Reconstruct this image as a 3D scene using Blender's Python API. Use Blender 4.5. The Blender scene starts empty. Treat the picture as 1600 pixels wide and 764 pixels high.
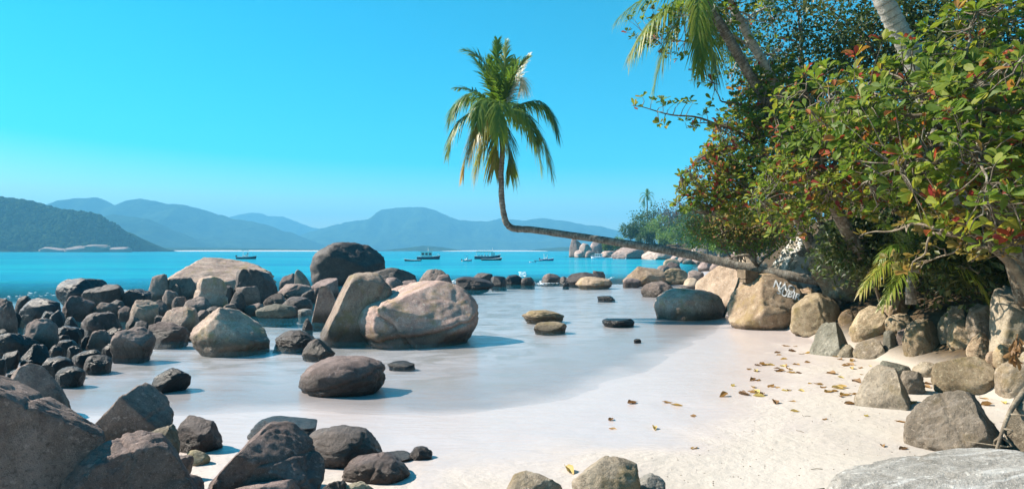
import bpy, math, random
import numpy as np
from mathutils import Vector, noise
from mathutils.bvhtree import BVHTree

random.seed(7)
RNG = np.random.default_rng(11)
R = math.radians
scene = bpy.context.scene
COL = scene.collection

# ------------------------------------------------------------------ camera
CAM_H, FPX, HOR = 2.2, 1000.0, 391.0          # eye height, focal length and horizon row of a 1600 px wide picture
cam_d = bpy.data.cameras.new('camera')
cam = bpy.data.objects.new('camera', cam_d)
COL.objects.link(cam)
cam.location = (0, 0, CAM_H)
cam.rotation_euler = (R(90), 0, 0)
cam_d.sensor_width = 36
cam_d.lens = 36 * FPX / 1600
cam_d.shift_y = (HOR - 382) / 1600
cam_d.clip_start, cam_d.clip_end = 0.05, 20000
scene.camera = cam

# ------------------------------------------------------------------ sky, sun, exposure
SUN = Vector((-6.0, 1.6, 5.05)).normalized()
world = bpy.data.worlds.new('World')
scene.world = world
world.use_nodes = True
wn, wl = world.node_tree.nodes, world.node_tree.links
bg = wn['Background']
sky = wn.new('ShaderNodeTexSky')
sky.sky_type = 'NISHITA'
sky.sun_disc = False
sky.sun_elevation = math.asin(SUN.z)
sky.sun_rotation = math.atan2(SUN.x, SUN.y)
sky.air_density, sky.dust_density, sky.ozone_density = 1.0, 0.35, 1.6
hsv = wn.new('ShaderNodeHueSaturation')
hsv.inputs['Hue'].default_value = 0.47
hsv.inputs['Saturation'].default_value = 2.3
wl.new(sky.outputs[0], hsv.inputs['Color'])
wl.new(hsv.outputs[0], bg.inputs['Color'])
bg.inputs['Strength'].default_value = 0.074

sun_d = bpy.data.lights.new('sun', 'SUN')
sun_d.energy = 5.0
sun_d.angle = R(0.5)
sun_d.color = (1.0, 0.90, 0.77)
sun = bpy.data.objects.new('sun', sun_d)
COL.objects.link(sun)
sun.rotation_euler = SUN.to_track_quat('Z', 'Y').to_euler()

vs = scene.view_settings
vs.view_transform, vs.look, vs.gamma, vs.use_curve_mapping = 'Standard', 'None', 1, False
vs.exposure = 1.36
scene.cycles.max_bounces = 8
scene.cycles.transparent_max_bounces = 12
scene.cycles.caustics_reflective = False
scene.cycles.caustics_refractive = False


# ------------------------------------------------------------------ helpers
def at(px, py, Y):
    """the place Y metres ahead that the picture shows at px, py"""
    return np.array([(px - 800) / FPX * Y, Y, CAM_H - (py - HOR) / FPX * Y])


def proj(P):
    return 800 + FPX * P[..., 0] / P[..., 1], HOR + FPX * (CAM_H - P[..., 2]) / P[..., 1]


def _h(ix, iy, iz, seed):
    n = (ix * 374761393 + iy * 668265263 + iz * 2147483647 % 1274126177 * 31 + seed * 974711) & 0xFFFFFFFF
    n = ((n ^ (n >> 13)) * 1274126177) & 0xFFFFFFFF
    n = ((n ^ (n >> 16)) * 2246822519) & 0xFFFFFFFF
    return ((n ^ (n >> 15)) & 0xFFFFFF) / float(0x7FFFFF) - 1.0


def vnoise(p, seed=0):
    p = np.asarray(p, float)
    i = np.floor(p).astype(np.int64)
    f = p - i
    u = f * f * f * (f * (f * 6 - 15) + 10)
    i = i + 100000
    r = 0
    for dx in (0, 1):
        for dy in (0, 1):
            for dz in (0, 1):
                w = (u[:, 0] if dx else 1 - u[:, 0]) * (u[:, 1] if dy else 1 - u[:, 1]) * (u[:, 2] if dz else 1 - u[:, 2])
                r = r + w * _h(i[:, 0] + dx, i[:, 1] + dy, (i[:, 2] + dz) * 7919, seed)
    return r


def fbm(p, oct=4, seed=0, gain=0.5, lac=2.03):
    a, r, s = 1.0, 0, 0
    p = np.asarray(p, float)
    for k in range(oct):
        r = r + a * vnoise(p, seed + k * 17)
        s += a
        a *= gain
        p = p * lac + 13.7
    return r / s


def sstep(a, b, x):
    t = np.clip((x - a) / (b - a), 0, 1)
    return t * t * (3 - 2 * t)


def obj(name, V, F, mat, parent=None, loc=None, smooth=True, attrs=None):
    """links ONE mesh object; F is a list of index arrays (n,3) or (n,4); V in world space, loc becomes the origin"""
    V = np.asarray(V, float)
    off = np.zeros(3) if loc is None else np.asarray(loc, float)
    me = bpy.data.meshes.new(name)
    F = [np.asarray(f, dtype=np.int32) for f in (F if isinstance(F, (list, tuple)) else [F]) if len(f)]
    nf = sum(len(f) for f in F)
    nl = sum(f.size for f in F)
    me.vertices.add(len(V))
    me.vertices.foreach_set('co', (V - off).astype(np.float32).ravel())
    me.loops.add(nl)
    me.polygons.add(nf)
    me.loops.foreach_set('vertex_index', np.concatenate([f.ravel() for f in F]))
    tot = np.concatenate([np.full(len(f), f.shape[1], np.int32) for f in F])
    me.polygons.foreach_set('loop_start', np.concatenate([[0], np.cumsum(tot)[:-1]]).astype(np.int32))
    me.polygons.foreach_set('loop_total', tot)
    me.polygons.foreach_set('use_smooth', np.full(nf, smooth))
    me.update(calc_edges=True)
    me.validate()
    if mat is not None:
        me.materials.append(mat)
    for k, a in (attrs or {}).items():
        at_ = me.attributes.new(k, 'FLOAT', 'POINT')
        at_.data.foreach_set('value', np.asarray(a, np.float32))
    o = bpy.data.objects.new(name, me)
    COL.objects.link(o)
    if parent is not None:
        o.parent = parent
        o.location = off - np.array(parent.location)
    else:
        o.location = off
    return o


def tag(o, label, cat, group=None, kind=None):
    if label:
        o['label'] = label
    if cat:
        o['category'] = cat
    if group:
        o['group'] = group
    if kind:
        o['kind'] = kind
    return o


def empty(name, loc, label, cat, group=None):
    o = bpy.data.objects.new(name, None)
    o.empty_display_size = 0.2
    COL.objects.link(o)
    o.location = loc
    return tag(o, label, cat, group)


def join(*geos):
    """geos: (V, F[, attr]); F one array of quads or tris"""
    Vs, F3, F4, A, n = [], [], [], [], 0
    for g in geos:
        V, F = g[0], g[1]
        Vs.append(V)
        for f in (F if isinstance(F, list) else [F]):
            f = np.asarray(f)
            if len(f):
                (F3 if f.shape[1] == 3 else F4).append(f + n)
        A.append(g[2] if len(g) > 2 else np.zeros(len(V)))
        n += len(V)
    F = []
    if F3:
        F.append(np.concatenate(F3))
    if F4:
        F.append(np.concatenate(F4))
    return np.concatenate(Vs), F, np.concatenate(A)


def spline(pts, n):
    """Catmull-Rom through pts (rows may carry a radius)"""
    P = np.asarray(pts, float)
    P = np.vstack([2 * P[0] - P[1], P, 2 * P[-1] - P[-2]])
    out = []
    m = len(P) - 3
    for t in np.linspace(0, m - 1e-6, n):
        i = int(t)
        f = t - i
        a, b, c, d = P[i:i + 4]
        out.append(0.5 * (2 * b + (c - a) * f + (2 * a - 5 * b + 4 * c - d) * f * f + (3 * b - a - 3 * c + d) * f ** 3))
    return np.array(out)


def tube(P, rad, ns=7, cap=True):
    P = np.asarray(P, float)
    n = len(P)
    rad = np.broadcast_to(np.asarray(rad, float), (n,))
    T = np.gradient(P, axis=0)
    T /= np.linalg.norm(T, axis=1)[:, None] + 1e-9
    ref = np.array([0.13, 0.31, 0.94]) if abs(T[:, 2]).mean() < 0.8 else np.array([0.9, 0.35, 0.1])
    A = np.cross(T, ref)
    A /= np.linalg.norm(A, axis=1)[:, None] + 1e-9
    B = np.cross(T, A)
    th = np.linspace(0, 2 * math.pi, ns, endpoint=False)
    V = P[:, None] + rad[:, None, None] * (A[:, None] * np.cos(th)[None, :, None] + B[:, None] * np.sin(th)[None, :, None])
    V = V.reshape(-1, 3)
    i, j = np.meshgrid(np.arange(n - 1), np.arange(ns), indexing='ij')
    j2 = (j + 1) % ns
    F = np.stack([i * ns + j, i * ns + j2, (i + 1) * ns + j2, (i + 1) * ns + j], -1).reshape(-1, 4)
    L = np.concatenate([[0], np.cumsum(np.linalg.norm(np.diff(P, axis=0), axis=1))])
    A_ = np.repeat(L, ns)
    if cap:
        V = np.vstack([V, P[0], P[-1]])
        k = np.arange(ns)
        c0 = np.stack([np.full(ns, n * ns), (k + 1) % ns, k], -1)
        c1 = np.stack([np.full(ns, n * ns + 1), (n - 1) * ns + k, (n - 1) * ns + (k + 1) % ns], -1)
        return V, [F, np.vstack([c0, c1])], np.concatenate([A_, [0, L[-1]]])
    return V, F, A_


def box(c, s, rz=0.0):
    c, s = np.asarray(c, float), np.asarray(s, float) / 2
    v = np.array([[x, y, z] for x in (-1, 1) for y in (-1, 1) for z in (-1, 1)]) * s
    ca, sa = math.cos(rz), math.sin(rz)
    v = np.stack([v[:, 0] * ca - v[:, 1] * sa, v[:, 0] * sa + v[:, 1] * ca, v[:, 2]], -1) + c
    f = np.array([[0, 1, 3, 2], [4, 6, 7, 5], [0, 4, 5, 1], [2, 3, 7, 6], [0, 2, 6, 4], [1, 5, 7, 3]])
    return v, f


_ICO = {}


def ico(sub):
    if sub not in _ICO:
        import bmesh
        bm = bmesh.new()
        bmesh.ops.create_icosphere(bm, subdivisions=sub, radius=1)
        bm.verts.ensure_lookup_table()
        V = np.array([v.co[:] for v in bm.verts])
        V /= np.linalg.norm(V, axis=1)[:, None]
        F = np.array([[v.index for v in f.verts] for f in bm.faces])
        bm.free()
        _ICO[sub] = (V, F)
    return _ICO[sub]


def grid_faces(nx, ny):
    i, j = np.meshgrid(np.arange(ny - 1), np.arange(nx - 1), indexing='ij')
    a = i * nx + j
    return np.stack([a, a + 1, a + nx + 1, a + nx], -1).reshape(-1, 4)


# ------------------------------------------------------------------ materials
def material(name):
    m = bpy.data.materials.new(name)
    m.use_nodes = True
    nt = m.node_tree
    return m, nt, nt.nodes, nt.links, nt.nodes['Principled BSDF']


def N(nodes, t, **kw):
    n = nodes.new(t)
    for k, v in kw.items():
        setattr(n, k, v)
    return n


def ramp(nodes, links, src, stops, interp='LINEAR'):
    r = nodes.new('ShaderNodeValToRGB')
    r.color_ramp.interpolation = interp
    e = r.color_ramp.elements
    while len(e) < len(stops):
        e.new(0.5)
    for i, (p, c) in enumerate(stops):
        e[i].position = p
        e[i].color = (*c, 1) if len(c) == 3 else c
    links.new(src, r.inputs[0])
    return r.outputs[0]


def noise_tex(nodes, links, vec, scale, detail=4, rough=0.55, dist=0.0):
    n = nodes.new('ShaderNodeTexNoise')
    n.inputs['Scale'].default_value = scale
    n.inputs['Detail'].default_value = detail
    n.inputs['Roughness'].default_value = rough
    n.inputs['Distortion'].default_value = dist
    links.new(vec, n.inputs['Vector'])
    return n.outputs['Fac']


def mixc(nodes, links, fac, a, b, mode='MIX'):
    m = nodes.new('ShaderNodeMix')
    m.data_type = 'RGBA'
    m.blend_type = mode
    for s, v in ((m.inputs[0], fac), (m.inputs[6], a), (m.inputs[7], b)):
        if hasattr(v, 'is_output'):
            links.new(v, s)
        elif isinstance(v, (int, float)):
            s.default_value = v
        else:
            s.default_value = (*v, 1)
    return m.outputs[2]


def math_n(nodes, links, op, a, b=None, clamp=False):
    m = nodes.new('ShaderNodeMath')
    m.operation = op
    m.use_clamp = clamp
    for s, v in ((m.inputs[0], a), (m.inputs[1], b)):
        if v is None:
            continue
        if hasattr(v, 'is_output'):
            links.new(v, s)
        else:
            s.default_value = v
    return m.outputs[0]


def maprange(nodes, links, v, a, b, c=0.0, d=1.0):
    m = nodes.new('ShaderNodeMapRange')
    m.interpolation_type = 'SMOOTHSTEP'
    links.new(v, m.inputs[0])
    for i, x in enumerate((a, b, c, d)):
        m.inputs[i + 1].default_value = x
    return m.outputs[0]


def own_coords(nodes, links):
    """object coordinates moved by a random step per object, so that no two rocks share their stains"""
    tc = nodes.new('ShaderNodeTexCoord')
    oi = nodes.new('ShaderNodeObjectInfo')
    v = nodes.new('ShaderNodeVectorMath')
    v.operation = 'ADD'
    s = math_n(nodes, links, 'MULTIPLY', oi.outputs['Random'], 57.0)
    links.new(tc.outputs['Object'], v.inputs[0])
    links.new(s, v.inputs[1])
    return v.outputs[0], oi.outputs['Random']


def rock_mat(name, lo, mid, hi, stain, stain_amt=0.5, rough=0.85, wet_top=0.42, streak=None, lichen=None, spec=0.3, moss=None):
    m, nt, nodes, links, p = material(name)
    vec, rnd = own_coords(nodes, links)
    big = noise_tex(nodes, links, vec, 1.3, 5, 0.6, 0.4)
    med = noise_tex(nodes, links, vec, 7.0, 6, 0.65)
    fine = noise_tex(nodes, links, vec, 30.0, 5, 0.75)
    mixv = math_n(nodes, links, 'ADD', math_n(nodes, links, 'MULTIPLY', big, 0.6), math_n(nodes, links, 'MULTIPLY', med, 0.4))
    c = ramp(nodes, links, mixv, [(0.38, lo), (0.5, mid), (0.61, hi)])
    # mineral grain
    c = mixc(nodes, links, maprange(nodes, links, fine, 0.50, 0.66, 0, 0.7), c, tuple(x * 0.42 for x in lo))
    grain = noise_tex(nodes, links, vec, 120.0, 2, 0.5)
    c = mixc(nodes, links, maprange(nodes, links, grain, 0.54, 0.68, 0, 0.5), c, tuple(min(1, x * 1.5) for x in hi))
    # stains running down the faces
    mp = N(nodes, 'ShaderNodeMapping')
    mp.inputs['Scale'].default_value = (1.0, 1.0, 0.35)
    links.new(vec, mp.inputs[0])
    st = noise_tex(nodes, links, mp.outputs[0], 3.2, 6, 0.7, 0.6)
    c = mixc(nodes, links, maprange(nodes, links, st, 0.5, 0.66, 0, stain_amt), c, stain)
    dots = noise_tex(nodes, links, vec, 17.0, 3, 0.6, 0.3)
    c = mixc(nodes, links, maprange(nodes, links, dots, 0.6, 0.68, 0, 0.5), c, tuple(min(0.6, x * 1.7) for x in hi))
    if moss:
        ms = noise_tex(nodes, links, vec, 2.2, 5, 0.65)
        c = mixc(nodes, links, maprange(nodes, links, ms, 0.5, 0.68, 0, 0.75), c, moss)
    if streak:
        mp2 = N(nodes, 'ShaderNodeMapping')
        mp2.inputs['Rotation'].default_value = (0.3, 0.2, 0.5)
        mp2.inputs['Scale'].default_value = (0.7, 2.6, 2.6)
        links.new(vec, mp2.inputs[0])
        sk = noise_tex(nodes, links, mp2.outputs[0], 3.0, 7, 0.72, 0.8)
        c = mixc(nodes, links, maprange(nodes, links, sk, 0.5, 0.68, 0, 0.8), c, streak)
    if lichen:
        lk = noise_tex(nodes, links, vec, 2.6, 6, 0.7, 0.5)
        c = mixc(nodes, links, maprange(nodes, links, lk, 0.44, 0.56, 0, 0.92), c, lichen)
    # each rock a little lighter, darker or redder than the next
    hs = nodes.new('ShaderNodeHueSaturation')
    links.new(c, hs.inputs['Color'])
    links.new(maprange(nodes, links, rnd, 0, 1, 0.72, 1.25), hs.inputs['Value'])
    rn2 = math_n(nodes, links, 'FRACT', math_n(nodes, links, 'MULTIPLY', rnd, 17.3))
    links.new(maprange(nodes, links, rn2, 0, 1, 0.492, 0.512), hs.inputs['Hue'])
    c = hs.outputs[0]
    # wet, algae-dark foot at the water line
    geo = nodes.new('ShaderNodeNewGeometry')
    sep = nodes.new('ShaderNodeSeparateXYZ')
    links.new(geo.outputs['Position'], sep.inputs[0])
    zz = math_n(nodes, links, 'ADD', sep.outputs[2], math_n(nodes, links, 'MULTIPLY', math_n(nodes, links, 'SUBTRACT', med, 0.5), -0.35))
    wet = maprange(nodes, links, zz, wet_top * 0.35, wet_top, 1, 0)
    c = mixc(nodes, links, wet, c, mixc(nodes, links, 1.0, c, (0.33, 0.31, 0.27), 'MULTIPLY'))
    links.new(c, p.inputs['Base Color'])
    links.new(maprange(nodes, links, wet, 0, 1, rough, 0.35), p.inputs['Roughness'])
    p.inputs['Specular IOR Level'].default_value = spec
    b = nodes.new('ShaderNodeBump')
    b.inputs['Strength'].default_value = 0.95
    b.inputs['Distance'].default_value = 0.05
    hgt = math_n(nodes, links, 'ADD', math_n(nodes, links, 'MULTIPLY', med, 0.7),
                 math_n(nodes, links, 'ADD', math_n(nodes, links, 'MULTIPLY', fine, 0.42), math_n(nodes, links, 'MULTIPLY', grain, 0.14)))
    links.new(hgt, b.inputs['Height'])
    links.new(b.outputs[0], p.inputs['Normal'])
    return m


MR = {
    'brown': rock_mat('rock_brown', (0.111, 0.084, 0.074), (0.193, 0.143, 0.125), (0.263, 0.199, 0.178), (0.085, 0.059, 0.058), 0.5),
    'pink': rock_mat('rock_pink', (0.246, 0.171, 0.142), (0.382, 0.271, 0.222), (0.506, 0.371, 0.301), (0.246, 0.155, 0.137), 0.5, moss=(0.295, 0.212, 0.106)),
    'dark': rock_mat('rock_dark', (0.037, 0.029, 0.028), (0.072, 0.054, 0.048), (0.108, 0.081, 0.070), (0.029, 0.022, 0.022), 0.6, rough=0.62, wet_top=0.3, spec=0.4),
    'wet': rock_mat('rock_wet', (0.013, 0.014, 0.018), (0.024, 0.025, 0.030), (0.042, 0.042, 0.045), (0.012, 0.013, 0.017), 0.5, rough=0.42, wet_top=0.5, spec=0.4),
    'tan': rock_mat('rock_tan', (0.188, 0.132, 0.081), (0.308, 0.226, 0.148), (0.408, 0.312, 0.221), (0.159, 0.107, 0.063), 0.5, wet_top=0.2, moss=(0.251, 0.180, 0.076)),
    'pale': rock_mat('rock_pale', (0.317, 0.230, 0.159), (0.455, 0.338, 0.238), (0.550, 0.422, 0.318), (0.254, 0.178, 0.115), 0.4, wet_top=0.2),
    'grey': rock_mat('rock_grey', (0.151, 0.125, 0.091), (0.230, 0.189, 0.139), (0.321, 0.268, 0.200), (0.129, 0.094, 0.058), 0.4, wet_top=0.02, streak=(0.384, 0.323, 0.253), moss=(0.183, 0.138, 0.065)),
    'green': rock_mat('rock_green', (0.120, 0.110, 0.085), (0.190, 0.178, 0.138), (0.280, 0.259, 0.211), (0.090, 0.077, 0.058), 0.5, wet_top=0.05),
    'white': rock_mat('rock_white', (0.162, 0.150, 0.131), (0.243, 0.227, 0.205), (0.322, 0.306, 0.280), (0.115, 0.097, 0.075), 0.5, wet_top=0.02, streak=(0.443, 0.429, 0.411)),
    'lichen': rock_mat('rock_lichen', (0.090, 0.081, 0.063), (0.198, 0.171, 0.135), (0.324, 0.279, 0.216), (0.072, 0.063, 0.045), 0.6, wet_top=0.02, lichen=(0.558, 0.558, 0.522)),
    'coast': rock_mat('rock_coast', (0.224, 0.162, 0.136), (0.337, 0.246, 0.212), (0.430, 0.323, 0.281), (0.131, 0.093, 0.085), 0.6, wet_top=0.5),
    'root': rock_mat('rock_root', (0.068, 0.051, 0.034), (0.136, 0.106, 0.072), (0.255, 0.212, 0.153), (0.043, 0.034, 0.025), 0.6, wet_top=0.02),
}


def sand_material():
    m, nt, nodes, links, p = material('sand')
    geo = nodes.new('ShaderNodeNewGeometry')
    pos = geo.outputs['Position']
    sep = nodes.new('ShaderNodeSeparateXYZ')
    links.new(pos, sep.inputs[0])
    big = noise_tex(nodes, links, pos, 0.55, 5, 0.6, 0.5)
    med = noise_tex(nodes, links, pos, 5.0, 6, 0.62)
    fine = noise_tex(nodes, links, pos, 130.0, 3, 0.7)
    c = ramp(nodes, links, big, [(0.3, (0.405, 0.355, 0.305)), (0.5, (0.455, 0.405, 0.35)), (0.7, (0.49, 0.44, 0.39))])
    c = mixc(nodes, links, maprange(nodes, links, med, 0.5, 0.75, 0, 0.22), c, (0.345, 0.305, 0.255))
    c = mixc(nodes, links, maprange(nodes, links, fine, 0.62, 0.72, 0, 0.4), c, (0.30, 0.25, 0.20))
    # yellow weed film on the bed of the shallows
    weed = noise_tex(nodes, links, pos, 0.9, 4, 0.6, 0.8)
    zl = math_n(nodes, links, 'ADD', sep.outputs[2], math_n(nodes, links, 'MULTIPLY', math_n(nodes, links, 'SUBTRACT', big, 0.5), 0.14))
    under = maprange(nodes, links, sep.outputs[2], -0.05, -0.005, 1, 0)
    weedf = math_n(nodes, links, 'MULTIPLY', maprange(nodes, links, weed, 0.47, 0.62, 0, 0.85), under)
    c = mixc(nodes, links, weedf, c, (0.44, 0.37, 0.19))
    wet = maprange(nodes, links, zl, 0.06, 0.15, 1, 0)
    c = mixc(nodes, links, math_n(nodes, links, 'MULTIPLY', wet, 0.75), c, (0.475, 0.41, 0.41))
    # leaf mould and earth on the wooded bank
    xx = N(nodes, 'ShaderNodeAttribute', attribute_name='bank')
    soil = ramp(nodes, links, med, [(0.35, (0.035, 0.026, 0.017)), (0.6, (0.085, 0.06, 0.035)), (0.75, (0.15, 0.11, 0.06))])
    c = mixc(nodes, links, xx.outputs['Fac'], c, soil)
    c = mixc(nodes, links, math_n(nodes, links, 'MULTIPLY', maprange(nodes, links, sep.outputs[2], -0.12, -0.01, 0.8, 0), math_n(nodes, links, 'SUBTRACT', 1.0, weedf)), c, (0.86, 0.75, 0.74))
    mps = N(nodes, 'ShaderNodeMapping')
    mps.inputs['Rotation'].default_value = (0, 0, R(-16))
    mps.inputs['Scale'].default_value = (0.45, 1.25, 1)
    links.new(pos, mps.inputs[0])
    ripple_tone = noise_tex(nodes, links, mps.outputs[0], 0.85, 8, 0.72, 1.6)
    ripple_tone_fac = math_n(nodes, links, 'MULTIPLY', maprange(nodes, links, ripple_tone, 0.43, 0.60, 0, 0.55), maprange(nodes, links, sep.outputs[2], -0.02, 0.05, 1, 0))
    c = mixc(nodes, links, ripple_tone_fac, c, (0.52, 0.45, 0.43))  # darker bed ripples, painted in colour to stand in for wavelet light above
    links.new(c, p.inputs['Base Color'])
    links.new(maprange(nodes, links, wet, 0, 1, 0.92, 0.28), p.inputs['Roughness'])
    links.new(maprange(nodes, links, wet, 0, 1, 0.1, 0.5), p.inputs['Specular IOR Level'])
    b = nodes.new('ShaderNodeBump')
    b.inputs['Distance'].default_value = 0.05
    links.new(maprange(nodes, links, wet, 0, 1, 0.5, 0.10), b.inputs['Strength'])
    lump = noise_tex(nodes, links, pos, 9.0, 5, 0.6)
    mp = N(nodes, 'ShaderNodeMapping')
    mp.inputs['Rotation'].default_value = (0, 0, R(-14))
    mp.inputs['Scale'].default_value = (0.6, 2.4, 1)
    links.new(pos, mp.inputs[0])
    rip = noise_tex(nodes, links, mp.outputs[0], 2.4, 3, 0.5, 1.2)
    hh = math_n(nodes, links, 'ADD', lump, math_n(nodes, links, 'MULTIPLY', fine, 0.25))
    links.new(math_n(nodes, links, 'ADD', hh, math_n(nodes, links, 'MULTIPLY', math_n(nodes, links, 'MULTIPLY', rip, wet), 5.0)), b.inputs['Height'])
    links.new(b.outputs[0], p.inputs['Normal'])
    return m


def water_material():
    m, nt, nodes, links, p = material('water')
    nodes.remove(p)
    out = nodes['Material Output']
    geo = nodes.new('ShaderNodeNewGeometry')
    pos = geo.outputs['Position']
    dep = N(nodes, 'ShaderNodeAttribute', attribute_name='depth').outputs['Fac']
    cnt = N(nodes, 'ShaderNodeAttribute', attribute_name='chop').outputs['Fac']
    # ripples: crests lie along the shore
    mp = N(nodes, 'ShaderNodeMapping')
    mp.inputs['Rotation'].default_value = (0, 0, R(14))
    mp.inputs['Scale'].default_value = (0.35, 1.25, 1)
    links.new(pos, mp.inputs[0])
    w1 = noise_tex(nodes, links, mp.outputs[0], 2.6, 3, 0.5, 0.6)
    w2 = noise_tex(nodes, links, mp.outputs[0], 11.0, 3, 0.55, 0.8)
    w3 = noise_tex(nodes, links, mp.outputs[0], 0.35, 3, 0.5)
    hgt = math_n(nodes, links, 'ADD', math_n(nodes, links, 'MULTIPLY', w1, 0.05), math_n(nodes, links, 'MULTIPLY', w2, 0.018))
    hgt = math_n(nodes, links, 'ADD', hgt, math_n(nodes, links, 'MULTIPLY', w3, 0.08))
    w5 = noise_tex(nodes, links, mp.outputs[0], 0.9, 2, 0.5, 1.0)
    hgt = math_n(nodes, links, 'ADD', hgt, math_n(nodes, links, 'MULTIPLY', w5, 0.16))
    hgt = math_n(nodes, links, 'MULTIPLY', hgt, cnt)
    b = nodes.new('ShaderNodeBump')
    b.inputs['Strength'].default_value = 0.7
    b.inputs['Distance'].default_value = 1.0
    links.new(hgt, b.inputs['Height'])
    tint = ramp(nodes, links, math_n(nodes, links, 'MULTIPLY', dep, 0.25, True),
                [(0.0, (0.985, 0.99, 0.995)), (0.10, (0.84, 0.955, 0.99)), (0.3, (0.36, 0.80, 0.90)), (1.0, (0.02, 0.40, 0.52))])
    tr = nodes.new('ShaderNodeBsdfTransparent')
    links.new(tint, tr.inputs[0])
    df = nodes.new('ShaderNodeBsdfDiffuse')
    far = noise_tex(nodes, links, mp.outputs[0], 0.035, 6, 0.7, 0.6)
    dc = ramp(nodes, links, far, [(0.38, (0.01, 0.22, 0.38)), (0.6, (0.014, 0.34, 0.44))])
    links.new(dc, df.inputs[0])
    b2 = nodes.new('ShaderNodeBump')
    b2.inputs['Strength'].default_value = 1.0
    b2.inputs['Distance'].default_value = 1.0
    mp3 = N(nodes, 'ShaderNodeMapping')
    mp3.inputs['Rotation'].default_value = (0, 0, R(8))
    mp3.inputs['Scale'].default_value = (0.16, 0.5, 1)
    links.new(pos, mp3.inputs[0])
    w4 = noise_tex(nodes, links, mp3.outputs[0], 1.0, 5, 0.62, 0.8)
    links.new(math_n(nodes, links, 'ADD', hgt, math_n(nodes, links, 'MULTIPLY', w4, 0.9)), b2.inputs['Height'])
    links.new(b2.outputs[0], df.inputs['Normal'])
    body = nodes.new('ShaderNodeMixShader')
    links.new(ramp(nodes, links, math_n(nodes, links, 'MULTIPLY', dep, 0.25, True),
                   [(0.0, (0, 0, 0)), (0.05, (0.04,) * 3), (0.12, (0.2,) * 3), (0.25, (0.62,) * 3), (0.45, (0.97,) * 3)]), body.inputs[0])
    links.new(tr.outputs[0], body.inputs[1])
    links.new(df.outputs[0], body.inputs[2])
    gl = nodes.new('ShaderNodeBsdfGlossy')
    gl.inputs['Roughness'].default_value = 0.06
    links.new(b.outputs[0], gl.inputs['Normal'])
    fr = nodes.new('ShaderNodeFresnel')
    fr.inputs['IOR'].default_value = 1.33
    links.new(b.outputs[0], fr.inputs['Normal'])
    mx = nodes.new('ShaderNodeMixShader')
    edge = maprange(nodes, links, dep, 0.0, 0.02, 0.3, 1)
    links.new(math_n(nodes, links, 'MULTIPLY', math_n(nodes, links, 'MULTIPLY', fr.outputs[0], 0.42), edge), mx.inputs[0])
    links.new(body.outputs[0], mx.inputs[1])
    links.new(gl.outputs[0], mx.inputs[2])
    links.new(mx.outputs[0], out.inputs[0])
    return m


def leaf_mat(name, stops, trans=0.35, rough=0.45, attr='tint', spec=0.4):
    m, nt, nodes, links, p = material(name)
    out = nodes['Material Output']
    a = N(nodes, 'ShaderNodeAttribute', attribute_name=attr).outputs['Fac']
    c = ramp(nodes, links, a, stops)
    geo = nodes.new('ShaderNodeNewGeometry')
    n = noise_tex(nodes, links, geo.outputs['Position'], 22.0, 3, 0.6)
    c = mixc(nodes, links, maprange(nodes, links, n, 0.4, 0.75, 0, 0.4), c, mixc(nodes, links, 1.0, c, (0.55, 0.5, 0.4), 'MULTIPLY'))
    links.new(c, p.inputs['Base Color'])
    p.inputs['Roughness'].default_value = rough
    p.inputs['Specular IOR Level'].default_value = spec
    t = nodes.new('ShaderNodeBsdfTranslucent')
    hs = nodes.new('ShaderNodeHueSaturation')
    hs.inputs['Value'].default_value = 1.7
    hs.inputs['Saturation'].default_value = 1.05
    links.new(c, hs.inputs['Color'])
    links.new(hs.outputs[0], t.inputs[0])
    mx = nodes.new('ShaderNodeMixShader')
    mx.inputs[0].default_value = trans
    links.new(p.outputs[0], mx.inputs[1])
    links.new(t.outputs[0], mx.inputs[2])
    links.new(mx.outputs[0], out.inputs[0])
    return m


def bark_mat(name, lo, hi, ring=0.0, patch=None):
    m, nt, nodes, links, p = material(name)
    tc = nodes.new('ShaderNodeTexCoord')
    v = tc.outputs['Object']
    n1 = noise_tex(nodes, links, v, 5.0, 6, 0.65, 0.4)
    n2 = noise_tex(nodes, links, v, 34.0, 4, 0.7)
    c = ramp(nodes, links, n1, [(0.35, lo), (0.65, hi)])
    c = mixc(nodes, links, maprange(nodes, links, n2, 0.5, 0.7, 0, 0.6), c, tuple(x * 0.45 for x in lo))
    if patch:
        n3 = noise_tex(nodes, links, v, 9.0, 5, 0.7, 0.6)
        c = mixc(nodes, links, maprange(nodes, links, n3, 0.5, 0.6, 0, 0.8), c, patch)
    h = n2
    if ring:
        a = N(nodes, 'ShaderNodeAttribute', attribute_name='len').outputs['Fac']
        s = math_n(nodes, links, 'FRACT', math_n(nodes, links, 'ADD', math_n(nodes, links, 'MULTIPLY', a, ring), math_n(nodes, links, 'MULTIPLY', n1, 0.5)))
        c = mixc(nodes, links, maprange(nodes, links, s, 0.0, 0.25, 0.6, 0), c, tuple(x * 0.35 for x in lo))
        h = math_n(nodes, links, 'ADD', n2, math_n(nodes, links, 'MULTIPLY', s, 0.8))
    links.new(c, p.inputs['Base Color'])
    p.inputs['Roughness'].default_value = 0.9
    p.inputs['Specular IOR Level'].default_value = 0.2
    b = nodes.new('ShaderNodeBump')
    b.inputs['Strength'].default_value = 0.8
    b.inputs['Distance'].default_value = 0.02
    links.new(h, b.inputs['Height'])
    links.new(b.outputs[0], p.inputs['Normal'])
    return m


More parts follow.
